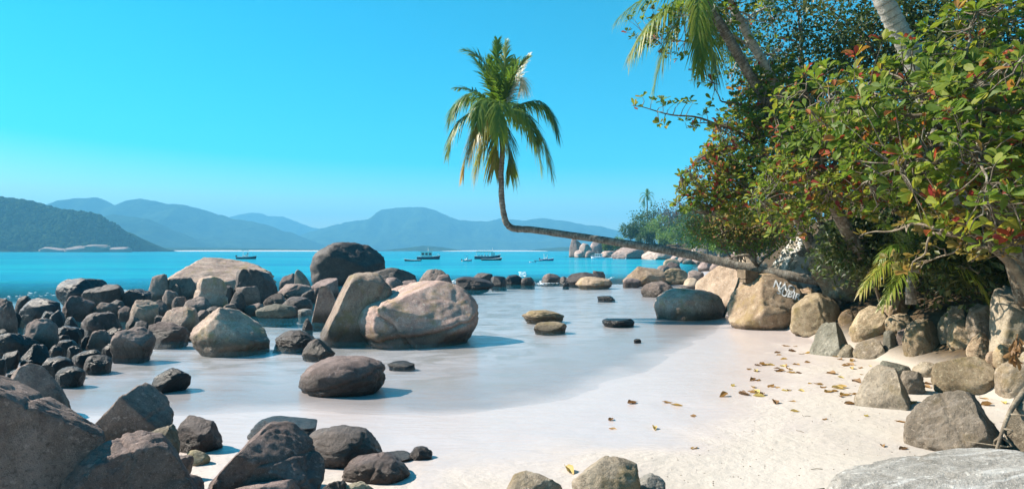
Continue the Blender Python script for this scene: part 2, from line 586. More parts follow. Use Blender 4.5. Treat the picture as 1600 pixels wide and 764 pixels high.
def plain_mat(name, col, rough=0.5, spec=0.4, var=0.25, scale=6.0):
    m, nt, nodes, links, p = material(name)
    tc = nodes.new('ShaderNodeTexCoord')
    n = noise_tex(nodes, links, tc.outputs['Object'], scale, 4, 0.6)
    c = mixc(nodes, links, maprange(nodes, links, n, 0.4, 0.7, 0, var * 2), col, tuple(x * 0.6 for x in col))
    links.new(c, p.inputs['Base Color'])
    p.inputs['Roughness'].default_value = rough
    p.inputs['Specular IOR Level'].default_value = spec
    return m


M = {
    'sand': sand_material(),
    'water': water_material(),
    'almond': leaf_mat('almond_leaf', [(0.0, (0.055, 0.115, 0.018)), (0.40, (0.145, 0.20, 0.028)), (0.62, (0.26, 0.27, 0.04)), (0.74, (0.33, 0.27, 0.045)),
                                       (0.82, (0.27, 0.14, 0.035)), (0.91, (0.33, 0.075, 0.035)), (1.0, (0.27, 0.045, 0.05))], 0.42, 0.5, spec=0.22),
    'yellow': leaf_mat('yellow_leaf', [(0.0, (0.12, 0.13, 0.03)), (0.5, (0.25, 0.19, 0.045)), (1.0, (0.27, 0.15, 0.05))], 0.4, 0.5),
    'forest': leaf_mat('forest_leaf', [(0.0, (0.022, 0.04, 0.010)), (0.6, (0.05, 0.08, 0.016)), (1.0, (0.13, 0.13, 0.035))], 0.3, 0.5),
    'coastleaf': leaf_mat('coast_leaf', [(0.0, (0.016, 0.045, 0.010)), (0.5, (0.042, 0.095, 0.014)), (1.0, (0.085, 0.15, 0.02))], 0.3, 0.6),
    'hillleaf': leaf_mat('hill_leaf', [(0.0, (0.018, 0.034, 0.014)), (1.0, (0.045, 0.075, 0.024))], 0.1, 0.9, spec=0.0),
    'greyleaf': leaf_mat('grey_leaf', [(0.0, (0.05, 0.06, 0.06)), (1.0, (0.11, 0.12, 0.11))], 0.2, 0.6),
    'brightleaf': leaf_mat('bright_leaf', [(0.0, (0.07, 0.15, 0.02)), (1.0, (0.17, 0.26, 0.04))], 0.35, 0.6),
    'dryshrub': leaf_mat('dry_shrub_leaf', [(0.0, (0.06, 0.09, 0.02)), (0.4, (0.17, 0.17, 0.035)), (0.7, (0.27, 0.20, 0.06)), (0.88, (0.30, 0.13, 0.05)), (1.0, (0.33, 0.08, 0.04))], 0.35, 0.6),
    'palm': leaf_mat('palm_leaf', [(0.0, (0.04, 0.085, 0.014)), (0.35, (0.095, 0.17, 0.022)), (0.6, (0.20, 0.25, 0.035)), (0.8, (0.34, 0.27, 0.06)), (1.0, (0.36, 0.24, 0.09))], 0.42, 0.4),
    'palmdry': leaf_mat('palm_leaf_pale', [(0.0, (0.55, 0.52, 0.42)), (1.0, (0.78, 0.76, 0.68))], 0.4, 0.6),
    'deadleaf': leaf_mat('dead_leaf', [(0.0, (0.16, 0.085, 0.035)), (0.4, (0.30, 0.17, 0.06)), (0.75, (0.44, 0.29, 0.09)), (1.0, (0.50, 0.40, 0.13))], 0.25, 0.6),
    'palmbark': bark_mat('palm_bark', (0.10, 0.085, 0.068), (0.26, 0.23, 0.19), ring=9.0, patch=(0.33, 0.31, 0.27)),
    'palebark': bark_mat('pale_bark', (0.33, 0.31, 0.27), (0.55, 0.52, 0.47), ring=8.0),
    'bark': bark_mat('tree_bark', (0.07, 0.055, 0.04), (0.20, 0.165, 0.12), patch=(0.30, 0.28, 0.23)),
    'twig': bark_mat('twig_bark', (0.14, 0.11, 0.08), (0.32, 0.27, 0.20)),
    'wood': bark_mat('old_wood', (0.10, 0.075, 0.05), (0.22, 0.165, 0.11)),
    'white': plain_mat('boat_white', (0.78, 0.78, 0.76), 0.4),
    'navy': plain_mat('boat_navy', (0.03, 0.045, 0.08), 0.4),
    'blue': plain_mat('boat_blue', (0.05, 0.13, 0.32), 0.4),
    'black': plain_mat('boat_black', (0.03, 0.03, 0.033), 0.5),
    'glass': plain_mat('boat_glass', (0.02, 0.03, 0.04), 0.08, 0.8, 0.0),
    'orange': plain_mat('boat_orange', (0.45, 0.12, 0.04), 0.5),
    'paint': plain_mat('white_paint', (0.80, 0.80, 0.80), 0.7, 0.2, 0.3, 18.0),
    'foam': plain_mat('foam', (0.82, 0.84, 0.86), 0.6, 0.4, 0.0),
    'farsand': plain_mat('far_sand', (0.55, 0.52, 0.46), 0.9, 0.1, 0.1, 0.02),
}


def forest_ground(name, lo, hi, scale):
    m, nt, nodes, links, p = material(name)
    geo = nodes.new('ShaderNodeNewGeometry')
    n1 = noise_tex(nodes, links, geo.outputs['Position'], scale, 8, 0.7)
    links.new(ramp(nodes, links, n1, [(0.35, lo), (0.65, hi)]), p.inputs['Base Color'])
    p.inputs['Roughness'].default_value = 1.0
    p.inputs['Specular IOR Level'].default_value = 0.0
    b = nodes.new('ShaderNodeBump')
    b.inputs['Strength'].default_value = 1.0
    b.inputs['Distance'].default_value = 0.35 / scale
    links.new(n1, b.inputs['Height'])
    links.new(b.outputs[0], p.inputs['Normal'])
    return m


# ------------------------------------------------------------------ the ground: one sheet
SHORE = np.array([(-5500, -300), (-60, 5.0), (-20, 7.6), (-6, 8.2), (-3, 8.6), (-0.85, 8.5), (0.8, 9.4), (2.2, 11.2), (3.7, 14.0), (5.2, 16.6), (6.4, 19.5),
                  (8, 26), (12, 42), (17, 58), (24, 80), (31, 105), (36, 130), (38, 160), (33, 186), (19, 198), (18, 207), (34, 226), (200, 400), (2500, 900), (5500, 1100)], float)
BANK = np.array([(60, -300), (8.6, -20), (7.2, 4), (6.6, 9), (6.9, 13), (7.3, 17), (9.2, 24), (14, 42), (19.5, 58), (27, 80), (34.5, 105), (40, 130), (42, 160), (37, 180),
                 (26, 193), (24, 203), (36, 218), (205, 390), (2500, 880), (5500, 1080)], float)


def signed_dist(X, Y, line):
    """metres to the line, positive on its right-hand side (land)"""
    best = np.full(X.shape, 1e18)
    sign = np.ones(X.shape)
    for (ax, ay), (bx, by) in zip(line[:-1], line[1:]):
        dx, dy = bx - ax, by - ay
        t = np.clip(((X - ax) * dx + (Y - ay) * dy) / (dx * dx + dy * dy), 0, 1)
        ex, ey = X - ax - t * dx, Y - ay - t * dy
        d = ex * ex + ey * ey
        s = np.where(dx * (Y - ay) - dy * (X - ax) < 0, 1.0, -1.0)
        upd = d < best
        best = np.where(upd, d, best)
        sign = np.where(upd, s, sign)
    return np.sqrt(best) * sign


def terrain(X, Y, full=False):
    X, Y = np.atleast_1d(np.asarray(X, float)), np.atleast_1d(np.asarray(Y, float))
    d = signed_dist(X, Y, SHORE)
    k = signed_dist(X, Y, BANK)
    P = np.stack([X, Y, np.zeros_like(X)], -1)
    wob = fbm(P * 0.5, 3, 5)
    d = d + wob * 0.35 * np.clip(np.abs(d) / 2, 0.3, 1)
    land = 0.040 * np.clip(d, 0, 3) + 0.022 * np.clip(d - 3, 0, 9)
    sea = -(0.024 * np.clip(-d, 0, 12) + 0.016 * np.clip(-d - 12, 0, 12) + 0.06 * np.clip(-d - 24, 0, 60))
    sea = sea - 1.7 * sstep(42, 66, Y) * np.clip(-d / 3, 0, 1)
    h = np.where(d > 0, land, sea)
    bank = 0.55 * np.clip(k, 0, 2.5) + 0.85 * np.clip(k - 2.5, 0, 7) + 0.30 * np.clip(k - 9.5, 0, 30)
    far = sstep(26, 60, Y)
    bank = bank * (1 - 0.35 * far - 0.3 * sstep(90, 150, Y))
    h = h + bank * (1 + 0.25 * fbm(P * 0.9, 3, 9))
    h = h + 0.014 * fbm(P * 1.7, 3, 21) * sstep(0.2, 1.5, d) + 0.01 * fbm(P * 1.1, 2, 22) * (d < 0)
    if full:
        return h, d, k
    return h


def th(x, y):
    return float(terrain(np.array([x]), np.array([y]))[0])


def axis(parts):
    out = []
    for a, b, n in parts:
        out.append(np.linspace(a, b, n, endpoint=False))
    out.append(np.array([parts[-1][1]]))
    return np.concatenate(out)


xs = axis([(-5300, -600, 12), (-600, -80, 18), (-80, -14, 40), (-14, -5, 50), (-5, 9, 190), (9, 60, 90), (60, 300, 24), (300, 5300, 14)])
ys = axis([(-40, 2, 20), (2, 4, 12), (4, 18, 190), (18, 34, 80), (34, 70, 60), (70, 240, 70), (240, 900, 22), (900, 5300, 16)])
GX, GY = np.meshgrid(xs, ys)
hz, dz, kz = terrain(GX.ravel(), GY.ravel(), True)
ground = obj('sand_ground', np.stack([GX.ravel(), GY.ravel(), hz], -1), [grid_faces(len(xs), len(ys))], M['sand'],
             attrs={'bank': sstep(-0.1, 0.7, kz)})
tag(ground, 'pale sand of the beach running down under the clear shallows', 'sand', kind='structure')

xs = axis([(-5200, -600, 14), (-600, -80, 24), (-80, -14, 50), (-14, 9, 180), (9, 60, 60), (60, 300, 24), (300, 5200, 14)])
ys = axis([(5, 30, 170), (30, 70, 70), (70, 260, 50), (260, 1000, 22), (1000, 5200, 16)])
GX, GY = np.meshgrid(xs, ys)
hz = terrain(GX.ravel(), GY.ravel())
chop = sstep(0.0, 0.3, -hz) * 0.75 + 0.25
water = obj('sea_water', np.stack([GX.ravel(), GY.ravel(), np.zeros(GX.size)], -1), [grid_faces(len(xs), len(ys))], M['water'],
            attrs={'depth': np.clip(-hz, 0, 10), 'chop': chop})
tag(water, 'clear turquoise sea thinning to pale shallows over sand', 'water', kind='structure')


# ------------------------------------------------------------------ far shore: mountains, hill, beach
def mountain(name, prof, Y0, depth, mat, seed, label, spur=0.62, nx=320, ny=60, grain=0.035):
    """a ridge with front and back slopes; prof is its skyline as px, py pairs"""
    pr = np.array(prof, float)
    Yc = Y0 + depth * 0.5
    x = np.linspace(pr[0, 0], pr[-1, 0], nx)
    H = CAM_H + (HOR - np.interp(x, pr[:, 0], pr[:, 1])) / FPX * Yc
    X = (x - 800) / FPX * Yc
    v = np.linspace(0, 1, ny)
    XX, VV = np.meshgrid(X, v)
    HH = np.broadcast_to(H, XX.shape)
    YY = Y0 + VV * depth
    shape = np.where(VV < 0.5, np.sin(np.clip(VV * 2, 0, 1) * math.pi / 2) ** 1.15, np.cos((VV - 0.5) * math.pi) ** 0.9)
    P = np.stack([XX.ravel(), YY.ravel(), np.zeros(XX.size)], -1)
    rid = 1 - np.abs(fbm(P * np.array([1 / 420.0, 1 / 900.0, 1]) * (3000 / Yc) ** 0.6, 5, seed)) * 2.0
    rid = rid.reshape(XX.shape)
    damp = np.sin(np.clip(VV, 0, 1) * math.pi * 2) ** 2
    Z = HH * shape * (1 - spur * damp * (1 - rid))
    Z = Z + HH.max() * grain * fbm(P / 45.0 * (3000 / Yc), 3, seed + 3).reshape(XX.shape) * (shape > 0.05)
    Z = np.where(VV == 0, -1.5, Z)
    Z = np.maximum(Z, -1.5)
    o = obj(name, np.stack([XX.ravel(), YY.ravel(), Z.ravel()], -1), [grid_faces(nx, ny)], mat)
    return tag(o, label, 'mountain', kind='structure')


mt = forest_ground('mountain_forest', (0.007, 0.02, 0.010), (0.05, 0.085, 0.035), 0.02)
mountain('mountain', [(-700, 391), (-500, 360), (-250, 335), (-60, 330), (70, 325), (100, 317), (120, 311), (150, 309), (166, 316), (180, 322), (200, 313), (228, 311), (250, 317), (300, 323), (340, 335),
                      (372, 343), (420, 352), (470, 370), (500, 385), (520, 391)], 2100, 900, mt, 31, 'long blue mountain behind the dark wooded hill')
mountain('mountain', [(60, 391), (140, 345), (180, 335), (230, 343), (270, 362), (300, 378), (335, 391)], 1750, 500, mt, 37, 'nearer darker spur running down to the far beach')
mountain('mountain', [(300, 391), (365, 338), (395, 331), (420, 339), (443, 338), (470, 350), (500, 358), (530, 350), (560, 365), (620, 391)], 3600, 700, mt, 43, 'pale distant peaks between the two mountain masses')
mountain('mountain', [(420, 391), (500, 359), (540, 349), (580, 343), (600, 328), (640, 324), (665, 325), (690, 333), (718, 345), (760, 347), (780, 342), (820, 345), (850, 341), (880, 345), (900, 350), (940, 354),
                      (970, 362), (1010, 378), (1100, 385), (1300, 391)], 2700, 1000, mt, 53, 'broad hazy mountain with a rounded summit behind the boats')
mountain('mountain', [(600, 391), (640, 387), (662, 384), (690, 386), (720, 391)], 1500, 250, mt, 59, 'low wooded islet under the broad mountain')
mountain('mountain', [(830, 391), (850, 388), (880, 386), (930, 387), (1000, 384), (1100, 380), (1200, 391)], 1500, 300, mt, 61, 'low wooded spit behind the moored boats')
mountain('mountain', [(190, 391), (215, 387.5), (300, 387), (420, 388.5), (520, 390), (540, 391)], 1380, 160, mt, 63, 'flat dark belt of trees behind the long far beach', ny=20)


def far_beach(name, x0, x1, Y, label, rise=2.6):
    n = 60
    x = (np.linspace(x0, x1, n) - 800) / FPX * Y
    rows = [(0, -0.5), (6, 0.4), (22, rise * 0.75), (48, rise), (120, rise + 0.3)]
    e = np.sin(np.linspace(0, math.pi, n)) ** 0.25
    V = np.concatenate([np.stack([x, np.full(n, Y + a) + 6 * np.sin(x * 0.01), -0.5 + (b + 0.5) * e], -1) for a, b in rows])
    tag(obj(name, V, [grid_faces(n, len(rows))], M['farsand']), label, 'beach', kind='structure')


far_beach('beach', 150, 560, 1230, 'long white beach along the far shore', 1.9)
far_beach('beach', 685, 860, 1300, 'short white beach behind the moored tour boat', 1.6)
far_beach('beach', -60, 60, 1000, 'thin strip of white sand at the foot of the wooded hill', 1.5)

hill_m = forest_ground('hill_forest', (0.018, 0.035, 0.014), (0.045, 0.075, 0.025), 0.08)
HILLP = [(-420, 391), (-300, 330), (-150, 308), (0, 312), (40, 318), (60, 321), (90, 330), (130, 336), (145, 338), (170, 352), (190, 368), (203, 380), (212, 391)]
hill = mountain('hill', HILLP, 800, 260, hill_m, 71, 'dark green wooded hill ending in a pale rocky shore', spur=0.25, grain=0.03)
hill['category'] = 'hill'
hv = np.empty(len(hill.data.vertices) * 3)
hill.data.vertices.foreach_get('co', hv)
hv = hv.reshape(-1, 3)
tv, tf = ico(2)
rng = np.random.default_rng(5)
sel = hv[(hv[:, 2] > 4) & (hv[:, 1] < 945)]
px, py = proj(sel)
sel = sel[(px > -140)]
geos = []
Vb, Fb, Ab, n0 = [], [], [], 0
for q in sel[rng.choice(len(sel), min(4200, len(sel)), replace=False)]:
    s = rng.uniform(1.8, 3.8)
    seed = int(rng.integers(1e6))
    V = tv * (1 + 0.35 * vnoise(tv * 2.3 + seed % 977, seed)[:, None]) * np.array([s, s, s * rng.uniform(0.7, 1.1)])
    V = V + q + np.array([rng.uniform(-4, 4), rng.uniform(-4, 4), s * 0.3])
    Vb.append(V)
    Fb.append(tf + n0)
    n0 += len(V)
    Ab.append(np.full(len(V), rng.uniform(0, 1)))
fo = obj('forest', np.concatenate(Vb), [np.concatenate(Fb)], M['hillleaf'], smooth=True, attrs={'tint': np.concatenate(Ab)})
tag(fo, 'dense tree cover on the dark wooded hill', 'forest', kind='stuff')


# ------------------------------------------------------------------ rocks
ROCK_BVH = {}


def rock_shape(seed, sub, p=2.7, rough=0.13, ncut=7, cuts=(), taper=0.0, lean=0.0, cracks=(), depth=0.85, tilt=0.0, fine=1.0, flute=0.0):
    rg = np.random.default_rng(seed + 1000)
    u, F = ico(sub)
    r = (np.abs(u) ** p).sum(1) ** (-1 / p)
    V = u * r[:, None]
    a = rg.uniform(0, 2 * math.pi)
    ca, sa = math.cos(a), math.sin(a)
    V = V @ np.array([[ca, sa, 0], [-sa, ca, 0], [0, 0, 1]])
    off = rg.uniform(0, 60, 3)
    V = V * (1 + rough * 1.5 * fbm(u * 1.15 + off, 3, seed))[:, None]
    for k in range(ncut):
        n = rg.normal(size=3)
        n[2] = abs(n[2]) * 0.9 - 0.15
        n /= np.linalg.norm(n)
        d = rg.uniform(0.66, 0.9)
        s = V @ n - d
        V = V - np.where(s > 0, s * 0.86, 0)[:, None] * n
    for nx, ny, nz, d in cuts:
        n = np.array([nx, ny, nz], float)
        n /= np.linalg.norm(n)
        s = V @ n - d
        V = V - np.where(s > 0, s * 0.93, 0)[:, None] * n
    q = V + off
    V = V * (1 + rough * 0.42 * fine * fbm(q * 2.8, 4, seed + 5) + 0.034 * fine * fbm(q * 8, 5, seed + 9, 0.62) - 0.035 * fine * np.clip(0.16 - np.abs(fbm(q * 1.6, 3, seed + 41)), 0, 1) / 0.16)[:, None]
    if flute:
        V = V * (1 + flute * (1 - 2 * np.abs(fbm(q * np.array([5.5, 5.5, 1.3]), 4, seed + 13))))[:, None]
    if sub >= 5 and not cracks:
        cracks = [(*rg.normal(size=3), rg.uniform(-0.3, 0.4), 0.022, rg.uniform(0.03, 0.06)) for _ in range(2)]
    for nx, ny, nz, d, w, dep in cracks:
        n = np.array([nx, ny, nz], float)
        n /= np.linalg.norm(n)
        t = (V @ n - d + 0.10 * fbm(V * 2.2 + off, 3, seed + 31)) / w
        V = V * (1 - dep * np.exp(-t * t) + dep * 0.35 * np.clip(t, 0, 6) / 6 * (np.abs(t) < 6))[:, None]
    if tilt:
        ca, sa = math.cos(tilt), math.sin(tilt)
        V = V @ np.array([[ca, 0, -sa], [0, 1, 0], [sa, 0, ca]])
    if taper:
        V[:, :2] *= (1 - taper * V[:, 2])[:, None]
    if lean:
        V[:, 0] += lean * V[:, 2]
    for ax in range(3):
        lo, hi = V[:, ax].min(), V[:, ax].max()
        V[:, ax] = (V[:, ax] - (lo + hi) / 2) * 2 / (hi - lo)
    return V, F, depth


def ground_hit(px, py):
    """where the sight line through px, py first meets the sand or the water"""
    Y = np.geomspace(2.2, 600, 700)
    z = CAM_H - (py - HOR) / FPX * Y
    g = np.maximum(terrain((px - 800) / FPX * Y, Y), 0)
    k = np.nonzero(z <= g)[0]
    i = k[0] if len(k) else len(Y) - 1
    return float(Y[i]), float(g[i])


def rock(x0, x1, yt, yb, mat, label, name='rock', seed=None, bury=0.28, zg=None, group='rocks along the shore', cat='rock', front=None, **kw):
    global _seed
    _seed += 1
    seed = _seed * 13 if seed is None else seed
    w = x1 - x0
    sub = 6 if w > 150 else 5 if w > 42 else 4 if w > 16 else 3
    V, F, dep = rock_shape(seed, sub, **kw)
    if zg is None:
        Yc, g = ground_hit((x0 + x1) / 2, yb)
    else:
        g = zg
        Yc = (CAM_H - g) * FPX / (yb - HOR)
    Yf = Yc
    sx = w / 2 / FPX * Yc
    Yc = Yc + 0.7 * sx * dep
    Xc = ((x0 + x1) / 2 - 800) / FPX * Yc
    Ht = max((yb - yt) / FPX * Yc, 0.02) / (1 - bury)
    for it in range(10):
        W = V * np.array([sx, sx * dep, Ht / 2]) + np.array([Xc, Yc, g + Ht * (0.5 - bury)])
        W[:, 1] = np.maximum(W[:, 1], 0.6)
        vis = W[W[:, 2] >= g]
        px, py = proj(vis)
        cx0, cx1, ct, cb = px.min(), px.max(), py.min(), py.max()
        sx *= np.clip(w / (cx1 - cx0), 0.7, 1.4)
        Xc += ((x0 + x1) / 2 - (cx0 + cx1) / 2) / FPX * Yc
        Yc = np.clip(Yc - np.clip((yb - cb) * Yc * Yc / ((CAM_H - g) * FPX), -0.3 * Yc, 0.3 * Yc) * 0.8, Yf, Yf + 1.1 * sx * dep + 0.05)
        Ht = float(np.clip(Ht + (ct - yt) / FPX * Yc / (1 - bury) * 0.9, 0.03, 3.2 * (yb - yt) / FPX * Yc))
    W = V * np.array([sx, sx * dep, Ht / 2]) + np.array([Xc, Yc, g + Ht * (0.5 - bury)])
    # under the sand or the water the rock keeps its girth and goes on down to the bed
    bed = min(th(Xc, Yc), g) - 0.12
    below = W[:, 2] < g
    dz = g - W[:, 2].min()
    if dz > 1e-4 and Yc < 120:
        t = np.where(below, (g - W[:, 2]) / dz, 0)
        k = np.clip((1.0001 - t * t) ** -0.42, 1, 1.7)
        W[:, 0] = Xc + (W[:, 0] - Xc) * np.where(below, k, 1)
        W[:, 1] = Yc + (W[:, 1] - Yc) * np.where(below, k, 1)
        W[:, 2] = np.where(below, g - (g - W[:, 2]) * max(1.0, (g - bed) / dz), W[:, 2])
    o = obj(name, W, [F], MR[mat], loc=(Xc, Yc, g))
    tag(o, label, cat, group)
    o['_w'] = 0
    del o['_w']
    return o, W, F


_seed = 0
B = dict(name='boulder', cat='boulder')

# --- sea edge of the rock pile
rock(232, 432, 402, 464, 'pink', 'widest low whale-backed boulder at the sea edge of the rock pile', ncut=3, p=2.3, rough=0.11, depth=0.55, cuts=[(-0.9, -0.2, 0.6, 0.62), (0.2, -0.5, 0.8, 0.62)], cracks=[(0.2, 0.3, 0.9, 0.55, 0.035, 0.03)], **B)
rock(484, 604, 378, 446, 'dark', 'tall dark dome-shaped boulder rising against the blue mountains', ncut=2, p=2.5, rough=0.08, depth=0.8, cuts=[(0.15, -0.9, -0.25, 0.55)], **B)
rock(298, 357, 431, 490, 'pink', 'upright cracked boulder in front of the whale-backed boulder', p=2.8, rough=0.1, cracks=[(0.2, 0, 1, 0.45, 0.05, 0.08), (-0.3, 0.1, 1, 0.05, 0.05, 0.06)], cuts=[(0.8, -0.7, 0.1, 0.5)], **B)
rock(258, 307, 432, 470, 'brown', 'blocky rock under the near flank of the whale-backed boulder')
rock(231, 268, 428, 470, 'brown', 'rock under the seaward foot of the whale-backed boulder')
rock(366, 434, 420, 474, 'dark', 'dark steep block at the landward end of the whale-backed boulder', p=3.0, cuts=[(0.1, -0.9, 0.2, 0.6)])
rock(188, 238, 451, 481, 'wet', 'black rock gleaming white with spray at the open sea edge', p=2.8)
rock(253, 283, 453, 484, 'brown', 'small round brown stone beside the upright cracked boulder')
rock(200, 250, 468, 510, 'pink', 'pinkish round rock behind the blunt square-faced boulder')
rock(234, 266, 468, 498, 'brown', 'brown rock wedged between two pinkish rocks')
rock(268, 296, 463, 490, 'brown', 'narrow brown rock leaning on its twin below the cracked boulder')
rock(284, 330, 463, 494, 'brown', 'rounded brown rock just below the upright cracked boulder', p=2.2)
rock(250, 313, 478, 522, 'pink', 'smooth pinkish rock directly behind the broad two-tone boulder', p=2.3)
rock(229, 298, 502, 534, 'brown', 'flat grey-brown rock at the pool edge beside the broad two-tone boulder', p=2.3, depth=0.6)
rock(296, 422, 480, 548, 'pink', 'broad two-tone boulder with a curved crack under its pink cap, at the pool edge', p=2.1, ncut=2, rough=0.1, taper=0.18, lean=-0.15, cracks=[(0.15, 0.25, 1, 0.42, 0.03, 0.05)], cuts=[(0.75, -0.2, 0.62, 0.6)], **B)
rock(172, 244, 510, 559, 'brown', 'blunt square-faced boulder standing in the pool beside the broad two-tone one', p=2.7, ncut=2, cuts=[(0.05, -1, -0.15, 0.62)], **B)
rock(355, 386, 455, 494, 'dark', 'dark sloping rock behind the broad two-tone boulder')
rock(366, 407, 447, 480, 'brown', 'grey-brown rock with a ridge behind the dark sloping rock')
rock(380, 418, 473, 494, 'brown', 'low flat rock with a dark front at the head of the pool')
rock(411, 449, 457, 482, 'brown', 'oval brown rock above the mossy low rock', p=2.2)
rock(399, 463, 474, 497, 'green', 'low mossy rock at the water edge at the head of the pool', p=2.2, rough=0.08)
rock(404, 440, 450, 468, 'brown', 'small flat rock between the oval brown rock and the sea')
rock(430, 492, 443, 470, 'brown', 'flat wide rock in the middle of the pile below the dark dome boulder', rough=0.16)
rock(437, 489, 463, 489, 'dark', 'dark loaf-shaped rock beside the upright split slab', p=2.3)
rock(436, 469, 427, 452, 'brown', 'triangular brown rock next to the dark dome boulder', p=2.1, taper=0.3)
rock(460, 487, 421, 454, 'pink', 'tall thin rock leaning towards the dark dome boulder', p=3, lean=-0.4)
rock(484, 530, 434, 466, 'brown', 'smooth grey slab at the foot of the dark dome boulder', p=3, cuts=[(-0.2, -0.3, 0.9, 0.4)])
rock(510, 532, 424, 444, 'pale', 'small pale pointed stone on the shaded side of the dark dome boulder', lean=0.5)
rock(487, 527, 446, 503, 'pink', 'upright split slab with a sunlit edge beside the tall leaning boulder', p=3.4, lean=0.25, cuts=[(-0.9, -0.4, 0.15, 0.35), (0.6, -0.8, 0.05, 0.4)], depth=1.2, **B)
rock(500, 618, 425, 532, 'pink', 'tall leaning boulder with a cleft top behind the great rounded boulder', p=2.5, ncut=1, rough=0.09, lean=0.22, taper=0.12, depth=0.9, fine=0.8,
     cuts=[(-0.9, -0.35, 0.3, 0.7), (0.3, -0.9, 0.1, 0.72)], cracks=[(0.7, 0.1, -0.6, 0.1, 0.03, 0.06)], bury=0.25, **B)
rock(557, 748, 438, 536, 'pink', 'great rounded boulder at the middle of the beach, its foot in the shallows', p=2.15, ncut=1, rough=0.085, depth=0.95, bury=0.3, seed=911, fine=0.55,
     cracks=[(0.75, -0.35, 0.5, 0.05, 0.022, 0.085), (-0.2, -0.3, 1, -0.05, 0.025, 0.06)], cuts=[(-0.35, -0.25, 0.9, 0.72), (0.1, -0.95, 0.1, 0.8)], **B)
rock(465, 490, 482, 492, 'white', 'small smooth whitish stone at the pool edge near the upright split slab', p=2, rough=0.05)
rock(472, 490, 497, 516, 'dark', 'small dark pointed stone in the pool near the upright split slab', taper=0.4)
rock(429, 496, 515, 543, 'dark', 'low rough rock in the pool in front of the upright split slab', p=2, taper=0.2, rough=0.18)
rock(472, 524, 529, 557, 'brown', 'small pyramid-shaped rock in the pool before the tall leaning boulder', p=2, taper=0.42)
rock(572, 652, 418, 450, 'dark', 'flat-topped dark rock between the dark dome boulder and the sea', p=3.2, depth=0.6)
rock(601, 634, 433, 455, 'brown', 'round brown rock just behind the crest of the great rounded boulder')
rock(628, 656, 437, 455, 'brown', 'small rock half hidden behind the crest of the great rounded boulder')
rock(655, 704, 420, 458, 'brown', 'purple-brown boulder at the sea edge behind the great rounded boulder', p=2.2)
rock(672, 712, 428, 460, 'brown', 'brown round boulder leaning on the purple-brown one', p=2.2)
# --- reef across the mouth of the pool
rock(711, 772, 432, 453, 'dark', 'largest dark boulder of the reef across the bay mouth', p=2.2, depth=0.7)
rock(736, 772, 426, 444, 'dark', 'dark rock behind the largest dark boulder of the reef')
rock(766, 791, 431, 448, 'wet', 'black square-ended rock touching the largest reef boulder', p=3)
rock(785, 821, 429, 445, 'wet', 'black humped reef rock with foam before it')
rock(814, 836, 433, 446, 'dark', 'small dark wedge-shaped reef rock beside the foam')
rock(796, 815, 437, 444, 'wet', 'tiny black rock awash in the foam')
rock(845, 876, 427, 442, 'brown', 'pointed brown reef rock standing behind the foam', taper=0.25)
rock(874, 891, 432, 443, 'dark', 'small dark reef rock beside the pointed brown one')
rock(884, 942, 425, 446, 'dark', 'wide dark reef rock behind the pale humped rock', p=2.2)
rock(925, 946, 423, 438, 'brown', 'small upright stone at the end of the reef')
rock(899, 957, 432, 449, 'tan', 'pale humped rock on the near side of the reef', p=2.1, rough=0.08)
rock(879, 889, 441, 448, 'wet', 'very small black stone on the near side of the reef')
rock(933, 961, 462, 469, 'wet', 'small flat dark rock alone in the pale shallows')
rock(815, 882, 484, 501, 'tan', 'yellowish lumpy rock breaking the clear shallows', p=2, rough=0.16)
rock(834, 886, 502, 518, 'tan', 'yellowish low rock just in front of the lumpy one in the shallows', p=2, rough=0.12)
rock(940, 992, 497, 509, 'wet', 'dark awash rock in the shadow of the palm crown', p=2)
rock(990, 1002, 529, 534, 'wet', 'tiny dark stone awash near the beach edge')
# --- beach-side boulders under the palm
rock(973, 1040, 416, 446, 'tan', 'flat tan boulder in the water beyond the round tan one', p=2.2, rough=0.12)
rock(973, 1002, 434, 448, 'brown', 'small brown rock at the seaward foot of the flat tan boulder')
rock(1001, 1025, 436, 446, 'tan', 'small tan rock under the flat tan boulder')
rock(1029, 1078, 419, 444, 'tan', 'round tan boulder under the lying palm trunk', p=2.05, rough=0.07)
rock(1038, 1064, 409, 428, 'brown', 'dark round stone behind the round tan boulder', p=2.1)
rock(1026, 1050, 414, 430, 'brown', 'brown stone between the flat tan and the dark round stone')
rock(1036, 1062, 404, 420, 'pale', 'pale flat rock at the far water edge below the palm trunk', rough=0.06)
rock(1001, 1056, 439, 463, 'brown', 'purplish faceted rock at the water edge beside the shaded boulder', p=2.2)
rock(1066, 1092, 434, 450, 'pale', 'small pale oval stone beside the big pale slab')
rock(1074, 1100, 422, 446, 'brown', 'brown flat stone behind the small pale oval stone')
rock(1050, 1090, 446, 458, 'dark', 'low dark slab behind the shaded boulder', p=3, depth=0.5)
rock(1021, 1133, 449, 500, 'pink', 'rounded boulder shaded by the palm crown at the water edge', p=2.6, ncut=2, rough=0.07, **B)
rock(1085, 1204, 410, 482, 'pale', 'big pale smooth boulder behind the painted one', p=2.3, ncut=2, rough=0.1, lean=-0.1, cuts=[(-0.6, -0.6, 0.5, 0.6)], **B)
GRAF = rock(1136, 1262, 427, 516, 'tan', 'big tan boulder with white painted words under the palm trunk', p=2.3, ncut=1, rough=0.09, depth=0.9, bury=0.25, seed=333,
            cuts=[(-0.75, -0.3, 0.55, 0.62), (0.1, -0.75, 0.72, 0.66)], cracks=[(0.3, 0.1, 1, 0.05, 0.022, 0.05)], **B)
rock(1143, 1202, 398, 450, 'pale', 'pale rounded boulder beyond the palm trunk', p=2.2, **B)
